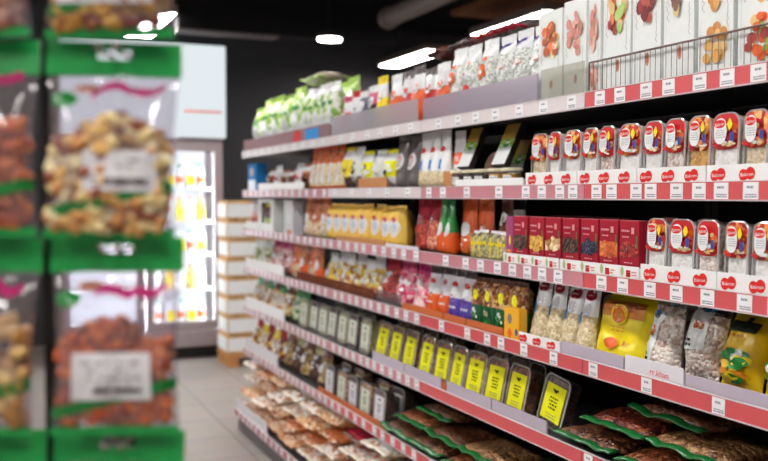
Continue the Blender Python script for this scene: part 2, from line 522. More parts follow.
# ------------------------------------------------------------------ camera
cd = bpy.data.cameras.new('camera'); cam = bpy.data.objects.new('camera', cd); COL.objects.link(cam)
cam.location = (0, 0, EYE); cam.rotation_euler = (R(90 - 2.26), 0, -TH)
cd.sensor_width = 36; cd.lens = FPX / 768 * 36; cd.clip_start = 0.05
cd.dof.use_dof = True; cd.dof.focus_distance = 2.2; cd.dof.aperture_fstop = 2.5
scene.camera = cam
vs_ = scene.view_settings
vs_.view_transform = 'Standard'; vs_.look = 'None'; vs_.gamma = 1; vs_.use_curve_mapping = False; vs_.exposure = 1.15
scene.cycles.use_denoising = True
scene.cycles.max_bounces = 8; scene.cycles.transparent_max_bounces = 24; scene.cycles.caustics_reflective = False; scene.cycles.caustics_refractive = False
scene.cycles.sample_clamp_indirect = 4
w = bpy.data.worlds.new('world'); scene.world = w; w.use_nodes = True
w.node_tree.nodes['Background'].inputs[0].default_value = (0.5, 0.5, 0.55, 1); w.node_tree.nodes['Background'].inputs[1].default_value = 0.1

# ------------------------------------------------------------------ room shell
XL, XR, YB, YF, CZ = -3.4, 6.4, 9.4, -2.6, 3.35
TILE = tiles()
def slab(name, x0, x1, y0, y1, z0, z1, mat):
    mb = MB(); mb.box(x0, x1, y0, y1, z0, z1, mat); return structure(mb.build(name))
CEILM = plain('ceiling_black', (20, 19, 21), rough=0.8, spec=0.2)
CHAR = plain('wall_charcoal', (58, 57, 61), rough=0.6, var=0.05, scale=3)
slab('floor', XL, XR, YF, YB, -0.1, 0.0, TILE)
slab('ceiling', XL, XR, YF, YB, CZ, CZ + 0.1, CEILM)
slab('wall_back', XL, XR, YB, YB + 0.1, 0, CZ, CHAR)
slab('wall_left', XL - 0.1, XL, YF, YB, 0, CZ, plain('wall_pale', (190, 186, 184), rough=0.7))
slab('wall_right', XR, XR + 0.1, YF, YB, 0, CZ, CHAR)
slab('wall_front', XL, XR, YF - 0.1, YF, 0, CZ, plain('wall_pale', (190, 186, 184)))

# dark bulkhead across the aisle, pipe, wooden ceiling panel
mb = MB(); mb.box(1.34, 3.2, 7.0, 7.18, 2.76, CZ - 0.001, CEILM)
o = mb.build('bulkhead'); structure(bevel(o, 0.01))
mb = MB(); mb.box(1.34, 2.15, 7.0, 7.18, 2.745, 2.7598, plain('bulkhead_soffit_lit', (92, 82, 84), rough=0.6)); structure(mb.build('lit_soffit_trim_1'))  # lighter strip: faint light on the underside, put into its colour
WOOD = plain('ceiling_wood', (128, 78, 44), rough=0.55, var=0.25, scale=8)
mb = MB(); mb.box(3.75, 4.9, 5.2, 7.1, 3.06, 3.10, WOOD)
o = mb.build('ceiling_panel'); tag(o, 'brown wooden panel hung under the black ceiling near the far tube lights', 'ceiling panel')
hg = MB()
for x, y in ((3.85, 5.4), (4.8, 5.4), (3.85, 6.9), (4.8, 6.9)): hg.tube([(x, y, 3.10), (x, y, CZ)], 0.006, DARK, 6)
hg.build('hanger_rods', o)
PIPE = plain('duct_grey', (120, 108, 104), rough=0.5)
mb = MB(); mb.tube([(3.02, 6.75, 2.93), (3.02, 5.0, 2.93)], 0.075, PIPE, 16)
o = mb.build('ceiling_duct'); tag(o, 'grey round duct with a capped end under the black ceiling', 'duct')
cp = MB(); cp.tube([(3.02, 6.75, 2.93), (3.02, 6.83, 2.93)], 0.088, PIPE, 16); cp.build('end_cap', o)
for y in (5.3, 6.4):
    st = MB(); st.tube([(3.02, y, 3.0), (3.02, y, CZ)], 0.006, DARK, 6); st.build('hanger_rod', o)

# ------------------------------------------------------------------ lamps of the shop, and unseen ones added as fill
LAMP = glow('lamp_white', (255, 250, 246), 17.0)
HOUS = plain('lamp_housing', (120, 104, 98), rough=0.5)
def tube_light(label, group=None):
    t = empty('pendant_tube_light'); tag(t, label, 'ceiling light', group)
    mb = MB(); mb.box(-0.13, 0.13, -0.58, 0.58, 0.008, 0.07, HOUS); bevel(mb.build('housing', t), 0.01)
    mb = MB(); mb.box(-0.11, 0.11, -0.56, 0.56, 0.0, 0.0079, LAMP); mb.build('diffuser', t)
    for y in (-0.4, 0.4):
        mb = MB(); mb.tube([(0, y, 0.07), (0, y, 0.19)], 0.004, DARK, 6); mb.build('suspension_wire', t)
    return t
first = None
spots = [(3.94, 8.3, 'far white tube light in the row over the next aisle'), (3.94, 6.3, 'near white tube light above the white-boxed end of the top shelf'),
         (1.2, 7.5, 'white tube light over the aisle beside the black bulkhead'), (-1.7, 7.5, 'unseen fill tube light behind the bag rack, far one'),  # the row behind the rack is unseen, added as fill
         (3.94, 4.3, 'tube light over the next aisle hidden by the white boxes')]
spots.append((1.2, 5.3, None))  # unseen lamp added to brighten the stacked cartons
for x in (0.15, -1.7):
    for y in (3.1, 1.2, -0.7) if x > 0 else (5.4, 3.6, 1.8, 0.0): spots.append((x, y, None))  # unseen rows, placed for frontal fill on the shelves
spots.append((3.94, 1.75, None))
for x, y, l in spots:
    if first is None: o = first = tube_light(l)
    else: o = dup(first)
    tag(o, l or 'unseen tube light outside the picture, there to light the shop', 'ceiling light', 'tube lights over the aisles')
    o.location = (x, y, 2.85 if l or x != 0.15 else 3.15)

def downlight(px, py, z, r, label):
    d = (z - EYE) * FPX / (195 - py)            # depth along the view axis of a lamp at that height
    X = (px - 384) / FPX * d
    x = d * sin(TH) + X * cos(TH); y = d * cos(TH) - X * sin(TH)
    t = empty('downlight', (x, y, z)); tag(t, label, 'ceiling light')
    mb = MB(); mb.lathe([(r * 1.12, 0.0), (r * 1.14, 0.01), (r * 1.05, 0.035), (r * 0.4, 0.05)], CEILM, 24); mb.build('can', t)
    mb = MB(); mb.tube([(0, 0, 0.045), (0, 0, CZ - z - 0.001)], 0.006, CEILM, 8); mb.build('stem', t)
    mb = MB(); mb.lathe([(r, -0.012), (r, -0.0005)], LAMP, 24); mb.build('lens', t)
downlight(330, 40, 2.62, 0.085, 'round white downlight shining in the black ceiling')

# ------------------------------------------------------------------ gondola bays with shelves, rails and price tags
BOARD = plain('shelf_steel', (74, 68, 72), rough=0.5)
LIP = plain('rail_lip', (200, 190, 194), rough=0.4)
BACKP = plain('back_panel_dark', (34, 31, 33), rough=0.7, spec=0.2)
R_RED = plain('rail_red', (216, 88, 92), rough=0.3, coat=0.4, var=0.03, spec=0.4)
R_VEILED = plain('rail_red_veiled', (206, 138, 148), rough=0.3, coat=0.4, var=0.03)  # red rail paled by veiling glare, put into the colour
R_WHITE = plain('rail_white', (226, 218, 220), rough=0.3, coat=0.4, var=0.03)
R_MAG = plain('rail_magenta', (196, 96, 118), rough=0.3, coat=0.4, var=0.03)
TAGW = paper('tag_white', (240, 241, 244))
TAGINK = paper('tag_ink', (126, 128, 140))
_tagmesh = {}
def price_tag(parent, x, y, z, wtag, seed):
    k = (round(wtag, 3), seed % 3)
    if k not in _tagmesh:
        mb = MB(); mb.box(-wtag / 2, wtag / 2, -0.0006, 0, 0.001, 0.037, TAGW)
        S = lambda u, v, o=0: Vector((u * wtag / 2, -0.0006 - o * 0.4, 0.001 + v * 0.036))
        mb.lines(S, -0.55, 0.4, 0.62, 0.80, 1, TAGINK, seed % 3 + 1, 0.8); mb.lines(S, -0.8, 0.85, 0.08, 0.34, 2, TAGINK, seed % 3 + 5, 0.6)
        _tagmesh[k] = mb.build('price_tag')
        o = _tagmesh[k]
    else:
        o = _tagmesh[k].copy(); COL.objects.link(o)
    o.parent = parent; o.location = (x, y, z); o.rotation_euler = (0, 0, -pi / 2)

TAGS = {(0, 0): 0.09, (0, 1): 0.076, (0, 2): 0.098, (0, 3): [596, 650, 723], (0, 4): [553, 592, 640], (0, 5): 0.2, (0, 6): 0.2,
        (1, 0): 0.13, (1, 1): [430, 444, 468, 500, 527, 543, 561, 574], (1, 2): [447, 467, 482, 499, 514, 529, 544, 560], (1, 3): [443, 469, 489, 503, 526, 556],
        (1, 4): [], (1, 5): 0.12, (1, 6): 0.12,
        (2, 0): 0.15, (2, 1): 0.2, (2, 2): 0.1, (2, 3): 0.085, (2, 4): 0.08, (2, 5): 0.1, (2, 6): 0.1,
        (3, 0): 0.15, (3, 1): 0.12, (3, 2): 0.1, (3, 3): 0.085, (3, 4): 0.085, (3, 5): 0.085, (3, 6): 0.1}
bay_label = ['nearest shelving bay with the white tubs, red price rails and wire fence', 'second shelving bay, red cartons on its third shelf and yellow labelled tubs below',
             'third shelving bay from the front, price rails tinted pale for glare', 'last shelving bay at the far end of the run beside the stacked cartons']
for b, (ya, yb) in enumerate(BAYS):
    root = empty('shelving_bay', (D + 0.25, (ya + yb) / 2, 0)); tag(root, bay_label[b], 'shelving unit', 'bays of the shelving run')
    L = (yb - ya) / 2; fx = -0.25
    mb = MB(); mb.box(0.22, 0.235, -L + 0.001, L - 0.001, 0.02, 1.98, BACKP); mb.build('back_panel', root)
    for y in (-L + 0.015, L - 0.015):
        mb = MB(); mb.box(0.19, 0.2195, y - 0.012, y + 0.012, 0.0, 1.98, DARK); mb.build('upright', root)
    mb = MB(); mb.box(fx - BASE_OUT + 0.02, 0.19, -L + 0.001, L - 0.001, 0.0, RAIL_Z[6] - 0.001, plain('kick_grey', (112, 104, 108), rough=0.5)); mb.build('kick_plinth', root)
    for k in range(7):
        z = RAIL_Z[k]
        mb = MB(); mb.box(fx + 0.001, 0.19 + (BASE_OUT if k == 6 else 0), -L + 0.001, L - 0.001, TOP[k] - 0.022, TOP[k], BOARD)
        sh = mb.build('shelf', root)
        if k == 6: sh.location.x = -BASE_OUT
        rm = R_RED if b < 1 else (R_VEILED if b > 1 or k < 3 else R_RED)
        if k == 0: rm = R_WHITE if b else R_RED
        if k == 1 and b == 2: rm = R_WHITE
        if k == 6: rm = R_MAG
        if k == 5 and b == 2: rm = R_RED
        mb = MB(); mb.box(fx - 0.004, fx + 0.001, -L + 0.002, L - 0.002, z + 0.003, z + RAIL_H, rm)
        mb.box(fx - 0.006, fx + 0.001, -L + 0.002, L - 0.002, z, z + 0.003, LIP)
        mb.box(fx - 0.006, fx + 0.001, -L + 0.002, L - 0.002, z + RAIL_H, z + RAIL_H + 0.002, R_WHITE)
        mb.build('price_rail', sh)
        sp = TAGS[(b, k)]
        if isinstance(sp, list): ys = [along(p) - (ya + yb) / 2 for p in sp]
        else:
            n = int((2 * L) / sp); ys = [-L + (i + 0.5) * sp + rnd.uniform(-0.012, 0.012) for i in range(n)]
        for i, y in enumerate(ys):
            if abs(y) < L - 0.025: price_tag(sh, fx - 0.0046, y, z + 0.003, 0.042 if k < 3 else 0.038, i)

# ------------------------------------------------------------------ far end of the aisle: glass door fridge, sign, cartons on a pallet
FR = plain('fridge_grey', (158, 146, 150), rough=0.4)
FRW = plain('fridge_inside_white', (240, 240, 240), rough=0.4)
fx0, fx1, fy = 0.55, 1.95, 8.1
fr = empty('display_fridge', ((fx0 + fx1) / 2, fy, 0)); tag(fr, 'tall grey glass-door fridge with lit white shelves at the end of the aisle', 'fridge')
W2 = (fx1 - fx0) / 2; fh = 1.99
def fpart(name, boxes, mat, parent=fr):
    mb = MB()
    for bx in boxes: mb.box(*bx, mat)
    return mb.build(name, parent)
fpart('case', [(-W2, W2, 0.6, 0.64, 0.1, fh), (-W2, -W2 + 0.04, 0.05, 0.6, 0.1, fh), (W2 - 0.04, W2, 0.05, 0.6, 0.1, fh), (-W2, W2, 0.05, 0.6, fh - 0.05, fh), (-W2, W2, 0.05, 0.6, 0.1, 0.22)], FR)
fpart('kick_plate', [(-W2 + 0.02, W2 - 0.02, 0.06, 0.5, 0.0, 0.1)], DARK)
bevel(fpart('bumper', [(-W2, W2, -0.02, 0.0499, 0.11, 0.26)], FR), 0.012)
fpart('inner_lining', [(-W2 + 0.04, W2 - 0.04, 0.585, 0.5999, 0.22, fh - 0.05)], FRW)
ZS = [0.30, 0.62, 0.94, 1.24, 1.54]
for z in ZS:
    fpart('rack_shelf', [(-W2 + 0.05, W2 - 0.05, 0.14, 0.58, z - 0.012, z)], FRW)
FL = glow('fridge_lamp', (245, 250, 255), 26.0)
for x in (-W2 + 0.055, 0, W2 - 0.055):
    fpart('lamp_strip', [(x - 0.014, x + 0.014, 0.075, 0.10, 0.28, fh - 0.08)], FL)
GLASS = clear('fridge_glass', (244, 248, 250), gloss=0.03, haze=0.03)
for s, x0, x1 in ((0, -W2 + 0.005, -0.004), (1, 0.004, W2 - 0.005)):
    dr = fpart('door', [(x0, x0 + 0.06, 0.0, 0.0499, 0.27, fh - 0.01), (x1 - 0.075, x1, 0.0, 0.0499, 0.27, fh - 0.01), (x0 + 0.06, x1 - 0.075, 0.0, 0.0499, 0.27, 0.34), (x0 + 0.06, x1 - 0.075, 0.0, 0.0499, fh - 0.12, fh - 0.01)], FR)
    fpart('glass_pane', [(x0 + 0.06, x1 - 0.075, 0.02, 0.03, 0.34, fh - 0.12)], GLASS, dr)
    hx = x1 - 0.1 if s == 0 else x0 + 0.02
    fpart('handle', [(hx, hx + 0.02, -0.05, -0.03, 0.9, 1.3), (hx, hx + 0.02, -0.03, 0.0, 0.92, 0.94), (hx, hx + 0.02, -0.03, 0.0, 1.26, 1.28)], DARK, dr)
# cartons and bottles in the fridge
def drink(kind):
    mb = MB()
    if kind == 0:
        mb.box(-0.04, 0.04, -0.035, 0.035, 0, 0.17, COOLW); o = mb.build('milk_carton')
        m2 = MB(); m2.add([(-0.04, -0.035, 0.17), (0.04, -0.035, 0.17), (0.04, 0.035, 0.17), (-0.04, 0.035, 0.17), (-0.04, 0, 0.21), (0.04, 0, 0.21)], [(0, 1, 5, 4), (2, 3, 4, 5), (0, 4, 3), (1, 2, 5)], COOLW); m2.build('gable_top', o)
        m3 = MB(); m3.box(-0.036, 0.036, -0.0362, -0.0352, 0.03, 0.12, YEL); m3.build('label', o)
    else:
        mb.lathe([(0.034, 0), (0.037, 0.01), (0.037, 0.13), (0.018, 0.18), (0.016, 0.20)], [COOLW, N_YEL, PALE][kind % 3], 14); o = mb.build('drink_bottle')
        m2 = MB(); m2.lathe([(0.018, 0.2001), (0.018, 0.222)], [RED, ORANGE, GREEN][kind % 3], 12); m2.build('cap', o)
        m3 = MB(); m3.lathe([(0.0375, 0.05), (0.0375, 0.11)], [PALE, YEL, ORANGE][kind % 3], 14); m3.build('label', o)
    return o
dk = [drink(i) for i in range(4)]; used = set()
shelf_word = ['bottom', 'second', 'middle', 'fourth', 'top']
for j, z in enumerate(ZS):
    for i in range(6):
        k = (i * 2 + j) % 4
        o = dk[k] if k not in used else dup(dk[k]); used.add(k)
        o.location = (fr.location.x + 0.06 + i * 0.095, fy + 0.22, z + 0.0005)
        nm = ['white milk carton with a yellow front', 'bottle with an orange cap', 'pale bottle with a green cap', 'white bottle with a red cap'][k]
        tag(o, f"{nm}, place {ORD[i]} from the middle post, {shelf_word[j]} fridge shelf", 'carton' if k == 0 else 'bottle', 'drinks in the fridge')

# white header board above the fridge
hb = empty('fridge_header_sign', ((fx0 + fx1) / 2, fy, 0)); tag(hb, 'big white header box with a thin red line above the fridge', 'sign')
mb = MB(); mb.box(-W2 - 0.05, W2 + 0.02, -0.04, 0.4, fh + 0.002, 2.82, glow('header_lit_white', (226, 234, 238), 0.46)); bevel(mb.build('light_box', hb), 0.012)
mb = MB(); mb.box(W2 - 0.36, W2 - 0.02, -0.0425, -0.0405, 2.215, 2.235, plain('sign_line_red', (214, 120, 104))); mb.build('red_line', hb)
mb = MB(); mb.box(W2 - 0.4, W2 + 0.02, -0.03, 0.35, 1.992 - 0.002, 1.9919, FR); mb.build('base_trim', hb)

pal = empty('pallet', (2.19, 7.75, 0)); tag(pal, 'small wooden pallet under the stacked cartons beside the fridge', 'pallet')
WD = plain('pallet_wood', (186, 128, 70), rough=0.7, var=0.2, scale=12)
for x in (-0.29, 0.0, 0.29):
    mb = MB(); mb.box(x - 0.045, x + 0.045, -0.2, 0.2, 0, 0.085, WD); mb.build('leg', pal)
for y in (-0.15, -0.05, 0.05, 0.15):
    mb = MB(); mb.box(-0.35, 0.35, y - 0.04, y + 0.04, 0.085, 0.105, WD); mb.build('deck_board', pal)
EGG = plain('egg_carton_tan', (206, 164, 112), rough=0.8, var=0.15, scale=30, bump=0.3)
def egg_case():
    mb = MB(); n = 9; w_, d_, h_ = 0.33, 0.17, 0.155
    prof = []
    for i in range(n + 1):
        prof.append((-w_ + 2 * w_ * i / n))
    mb.box(-w_, w_, -d_, d_, 0.012, h_ - 0.012, EGG)
    for i in range(n):
        x = -w_ + (i + 0.5) * 2 * w_ / n
        mb.box(x - 0.03, x + 0.03, -d_ - 0.002, d_ + 0.002, 0.0, 0.012, EGG); mb.box(x - 0.03, x + 0.03, -d_ - 0.002, d_ + 0.002, h_ - 0.012, h_, EGG)
    o = bevel(mb.build('egg_case'), 0.004)
    m2 = MB(); m2.box(-w_ + 0.006, w_ - 0.05, -d_ - 0.004, -d_ - 0.0021, 0.024, 0.132, WHITE); m2.build('label', o)
    m2 = MB(); m2.box(-w_ - 0.004, -w_ - 0.0021, -d_ + 0.012, d_ - 0.012, 0.024, 0.132, WHITE); m2.build('label', o)
    return o
e0 = egg_case()
for i in range(8):
    o = e0 if i == 0 else dup(e0)
    o.location = (2.185 + rnd.uniform(-0.01, 0.01), 7.75, 0.1055 + i * 0.168 * 0.985); o.scale = (1, 1, 1.06)
    tag(o, f"tan carton with white label, {ORD[i]} from the pallet up, beside the fridge", 'carton', 'stack of tan cartons by the fridge')

# ------------------------------------------------------------------ TOP SHELF (0)
def riser(shelf, px0, px1, h, mat, label, back=0.004):
    d = D + back; s0, s1 = along(px0, d), along(px1, d); w_ = s0 - s1 - 0.004
    mb = MB(); mb.box(-w_ / 2, w_ / 2, 0, 0.0025, 0, h, mat); o = mb.build('shelf_riser')
    m2 = MB(); m2.box(-w_ / 2, w_ / 2, 0.0026, 0.016, 0, 0.002, mat); m2.build('foot_strip', o)
    tag(o, label, 'shelf riser'); put(o, shelf, (s0 + s1) / 2, back, depth=0); return o
riser(0, 331, 418, 0.095, HAZY, 'hazy clear plastic riser before the assorted bags on the top shelf')
riser(0, 423, 537, 0.088, SMOKY, 'violet-grey plastic riser before the speckled seed bags on the top shelf')
riser(0, 540, 583, 0.095, clear('fence_clear', (240, 240, 236), gloss=0.06, haze=0.12, haze_rgb=(240, 238, 228)), 'clear plastic riser before two white boxes beside the wire fence')

def wire_fence(shelf, px0, px1, h, label):
    d = D + 0.006; s0, s1 = along(px0, d), along(px1, d); w_ = s0 - s1
    o = empty('wire_fence'); tag(o, label, 'fence')
    WIRE = plain('wire_steel', (122, 104, 98), rough=0.35, metal=0.6)
    mb = MB(); mb.tube([(-w_ / 2, 0.0035, 0.003), (-w_ / 2, 0.0035, h), (w_ / 2, 0.0035, h), (w_ / 2, 0.0035, 0.003)], 0.0028, WIRE, 8); mb.build('frame_wire', o)
    mb = MB(); mb.tube([(-w_ / 2, 0.0035, 0.003), (w_ / 2, 0.0035, 0.003)], 0.002, WIRE, 6); mb.build('bottom_wire', o)
    n = int(w_ / 0.0185)
    for i in range(1, n):
        x = -w_ / 2 + w_ * i / n
        mb = MB(); mb.tube([(x, 0.0035, 0.003), (x, 0.0035, h)], 0.0009, WIRE, 5); mb.build('bar', o)
    put(o, shelf, (s0 + s1) / 2, 0.006, depth=0); return o
wire_fence(0, 587, 838, 0.088, 'low wire fence clipped before the white boxes on the top shelf')

PICS = {'carrot': [ORANGE, N_APRI, plain('pic_rust', (190, 96, 50)), plain('pic_sand', (222, 196, 140))], 'rose': [plain('pic_rose', (222, 150, 140)), plain('pic_blush', (236, 186, 170)), plain('pic_tan', (196, 140, 116))],
        'berry': [plain('pic_berry', (168, 56, 48)), plain('pic_brick', (190, 92, 74)), plain('pic_wine', (124, 40, 40))], 'choc': [plain('pic_choc', (92, 60, 52)), plain('pic_cocoa', (132, 92, 76)), plain('pic_sand', (222, 196, 140))],
        'bread': [plain('pic_crust', (214, 148, 78)), plain('pic_bread', (236, 196, 130)), plain('pic_gold', (226, 170, 90))], 'mixed': [plain('pic_berry', (168, 56, 48)), ORANGE, LEAF, plain('pic_bread', (236, 196, 130))]}
LACQ = paper('box_white', (232, 238, 236))
def mix_box(w, h, pic, seed, low=False):
    def lower(mb, S):
        if low: mb.blobs(S, 0.1, 0.19, 0.62, 0.13, 26, PICS[pic], seed + 5, 0.26)
        else: mb.ellipse(S, 0.1, 0.2, 0.14, 0.05, PICS['rose'][2], n=14, rings=1); mb.ellipse(S, 0.1, 0.2, 0.07, 0.03, PICS['berry'][1], n=10, rings=1)
    return make_carton('baking_mix_box', w, h, 0.075, LACQ, [('picture', lambda mb, S: mb.blobs(S, 0.05, 0.66, 0.62, 0.20, 30, PICS[pic], seed, 0.27)), ('lower_picture', lower),
        ('lettering', lambda mb, S: mb.squiggle(S, -0.68, 0.42, 0.86, 0.07, GREY_INK, 8)), ('lettering', lambda mb, S: mb.squiggle(S, 0.72, 0.30, 0.52, 0.05, GREY_INK, 5)), ('stripe', lambda mb, S: mb.rect(S, -0.84, -0.80, 0.08, 0.92, PALE, 1, 1))], side=LACQ)
boxes = [(539, 563, 0.262, 'carrot', 'white box with a carrot-coloured picture at the left end of the white boxes', 0), (564, 587, 0.272, 'rose', 'white box with a pale rose picture, behind the clear riser end', 0),
         (588, 601, 0.268, 'rose', 'narrow white box with red picture behind the corner of the wire fence', 1), (603, 631, 0.335, 'mixed', 'white box with orange and green picture behind the wire fence', 0),
         (632, 661, 0.34, 'berry', 'white box with dark red berry picture above the wire fence', 0), (663, 694, 0.34, 'choc', 'white box with dark brown picture above the wire fence', 0),
         (697, 733, 0.34, 'bread', 'white box with golden bread picture behind the wire fence', 1), (736, 782, 0.34, 'mixed', 'white box with mixed picture at the right edge behind the wire fence', 1),
         (786, 836, 0.34, 'berry', 'white box beyond the right edge behind the wire fence', 0)]
for i, (p0, p1, h, pic, lab, low) in enumerate(boxes):
    d = D + 0.028; s0, s1 = along(p0, d), along(p1, d)
    o = mix_box(s0 - s1 - 0.004, h, pic, i + 3, low); tag(o, lab, 'box', 'white picture boxes on the top shelf'); put(o, 0, (s0 + s1) / 2, 0.022, lean=0.0, depth=0)
# speckled seed bags
SPECK = nutty('speckled_pack', [(226, 232, 228), (176, 182, 176), (238, 242, 240), (204, 208, 200)], 160, bump=0.1)
def seed_bag(v):
    def f(w):
        def main(mb, S):
            mb.blobs(S, -0.05, 0.56, 0.40, 0.07, 9, [ORANGE, N_APRI, COOLW], 5 + v, 0.5)
            mb.ellipse(S, -0.05, 0.56, 0.2, 0.03, COOLW, n=12)
        dec = [('logo', main)]
        if v == 1: dec.append(('red_spot', lambda mb, S: mb.ellipse(S, -0.1, 0.40, 0.5, 0.06, LOGO, n=16)))
        if v == 2: dec.append(('stripe', lambda mb, S: mb.rect(S, -0.8, 0.6, 0.80, 0.835, PURPLE, 6, 1, skew=0.05)))
        else: dec.append(('upper_logo', lambda mb, S: mb.ellipse(S, 0.1, 0.74, 0.3, 0.03, ORANGE, n=12)))
        return make_bag('seed_bag', w * 0.95, 0.25, 0.075, 'pillow', [(0.74, SPECK), (1, COOLW)], dec, seed=20 + v, seal=COOLW, wr=0.14)
    return f
row(0, 441, 486, 3, [seed_bag(0), seed_bag(1), seed_bag(0)], '', 'seed bag', 'speckled seed bags on the top shelf', back=0.03, jit=0.004, hj=0.02,
    sub=['grey speckled seed bag at the left end, beside the orange footed bags', 'grey speckled seed bag with a red spot low on its front', 'grey speckled seed bag third along, left of the violet striped ones'])
row(0, 487, 538, 3, [seed_bag(2)], '', 'seed bag', 'speckled seed bags on the top shelf', back=0.03, jit=0.004, hj=0.02,
    sub=['speckled seed bag with violet stripe, left of three', 'speckled seed bag with violet stripe, middle of three', 'speckled seed bag with violet stripe, standing against the white boxes'])
# brown packs lying behind them
def lying(kind, w, d_, h, body, edge, seed, name='snack_bag', edge_parts=True, decals=None):
    """soft bag lying flat: crimped edges left and right"""
    mb = MB(); nu, nv = 14, 10
    q = lambda u, v: max(0.0, (1 - abs(u) ** 3)) ** 0.6 * max(0.0, (1 - abs(v) ** 2.6)) ** 0.6
    P = lambda u, v, s: Vector((u * w / 2 + 0.006 * noise.noise(Vector((v * 3, seed, 1))), v * d_ / 2 + d_ / 2 + 0.006 * noise.noise(Vector((u * 3, seed, 4))), h / 2 + s * h / 2 * q(u, v) * (1 + 0.35 * noise.noise(Vector((u * 3 + seed, v * 3, s)))) + 0.012 * noise.noise(Vector((u * 2.5, v * 2, seed * 1.3))) * max(abs(u), abs(v)) ** 2))
    for s in (-1, 1):
        vs_2 = [P(-1 + 2 * i / nu, -1 + 2 * j / nv, s) for j in range(nv + 1) for i in range(nu + 1)]
        fs = []
        for j in range(nv):
            for i in range(nu):
                a = j * (nu + 1) + i; f = (a, a + 1, a + nu + 2, a + nu + 1); fs.append(f if s > 0 else f[::-1])
        mb.add(vs_2, fs, body)
    o = mb.build(name, smooth=True)
    bm = bmesh.new(); bm.from_mesh(o.data); bmesh.ops.remove_doubles(bm, verts=bm.verts, dist=1e-5); bm.to_mesh(o.data); bm.free()
    if edge_parts:
        for side in (-1, 1):                       # crimped strip along the front and the back
            me = MB(); n = 16; vs_2 = []
            for i in range(n + 1):
                u = -1 + 2 * i / n; p = P(u, side * 0.99, 0); z = 0.007 * noise.noise(Vector((u * 2.2 + seed, side, 2)))
                for t, dz in ((-0.012, 0.003), (0.0, 0.0055), (0.020, 0.0018)):
                    vs_2.append(p + Vector((0, side * t, dz + z * (1 + t * 40))))
                vs_2.append(p + Vector((0, side * 0.020, -0.0018 + z * 2.0))); vs_2.append(p + Vector((0, 0, -0.0055 + z)))
                vs_2.append(p + Vector((0, side * -0.012, -0.003 + z)))
            fs = []
            for i in range(n):
                for k in range(6): fs.append((i * 6 + k, i * 6 + (k + 1) % 6, (i + 1) * 6 + (k + 1) % 6, (i + 1) * 6 + k))
            fs.append(tuple(range(6))); fs.append(tuple(n * 6 + k for k in range(6)))
            me.add(vs_2, fs, edge); me.build('crimped_edge', o, smooth=True)
    zmin = min(v.co.z for c in [o] + list(o.children) for v in c.data.vertices)
    for c in [o] + list(o.children):
        for v in c.data.vertices: v.co.z -= zmin
    if decals:
        ml = MB(); decals(ml, lambda u, v, off=0.0: P(u, v * 2 - 1, 1) + Vector((0, 0, off + 0.0006))); ml.build('label', o, smooth=True)
    return o
def put_lying(o, shelf, s, back, dz, yaw=0.0, tilt=0.0, roll=0.0):
    o.location = (D + back, s, TOP[shelf] + dz + 0.002); o.rotation_euler = (tilt, roll, -pi / 2 + yaw); return o
N_CHOC = nutty('chocolate_bits', [(92, 60, 54), (70, 44, 42), (120, 84, 76), (150, 60, 52)], 70)
SMOKEF = plain('smoky_film', (120, 106, 106), rough=0.25, coat=0.5, var=0.3, scale=18)
for i, (px, z, m, e, lab) in enumerate([(505, 0.245, SMOKEF, RED, 'smoky pack lying on top behind the violet striped seed bags'), (478, 0.242, N_CHOC, SMOKEF, 'brown pack lying on top behind the speckled seed bags'),
                                        (455, 0.242, N_CHOC, BROWN, 'brown crumpled pack lying behind the left speckled seed bags'), (530, 0.243, SMOKEF, DRED, 'smoky red-edged pack lying on top beside the white boxes')]):
    d = D + 0.20
    o = lying(0, 0.15, 0.12, 0.055, m, e, 40 + i); tag(o, lab, 'snack bag', 'packs lying behind the seed bags'); put_lying(o, 0, along(px, d), 0.125, z + 0.01)
# a second row of seed bags carries them
row(0, 470, 552, 4, [seed_bag(0)], '{n} speckled bag of the back row under the lying brown packs', 'seed bag', 'back row of speckled bags', back=0.15, jit=0.0, hj=0.0, dz=0, one=None)
# bags with orange feet and dark tops
def foot_bag(c1, c2, ctop, seed, st='pouch', h=0.225, logo=None):
    def f(w):
        def dec(mb, S):
            mb.ellipse(S, 0, 0.66, 0.6, 0.12, COOLW, n=14); mb.ellipse(S, 0, 0.66, 0.38, 0.05, logo or c1, n=12)
            mb.lines(S, -0.5, 0.5, 0.57, 0.62, 1, INK, seed)
        return make_bag('snack_bag', w, h, 0.07, st, [(0.62, c1), (0.84, c2), (1, ctop)], dec, seed=seed, seal=ctop, wr=0.14)
    return f
row(0, 380, 440, 5, [foot_bag(ORANGE, COOLW, COOLW, 31), foot_bag(RED, PALE, SMOKE, 32), foot_bag(ORANGE, COOLW, SMOKE, 33), foot_bag(RED, COOLW, SMOKE, 34), foot_bag(ORANGE, PALE, COOLW, 35)], '{n} white bag with red-orange foot from the left, top shelf',
    'snack bag', 'orange footed bags on the top shelf', back=0.03, hj=0.06)
row(0, 334, 379, 5, [foot_bag(RED, COOLW, PINK, 51, h=0.205), foot_bag(COOLW, PALE, RED, 52, h=0.2), foot_bag(NAVY, NAVY, COOLW, 53, h=0.205, logo=PALE), foot_bag(INK, PINK, COOLW, 54, h=0.2), foot_bag(YEL, COOLW, YEL, 55, h=0.235)], '',
    'snack bag', 'assorted bags behind the hazy riser', back=0.03, hj=0.05,
    sub=['red and white bag at the left end of the hazy riser', 'white bag with a red top behind the hazy riser', 'navy bag behind the hazy riser on the top shelf', 'pink bag with a black foot behind the hazy riser', 'yellow topped bag behind the hazy riser on the top shelf'])
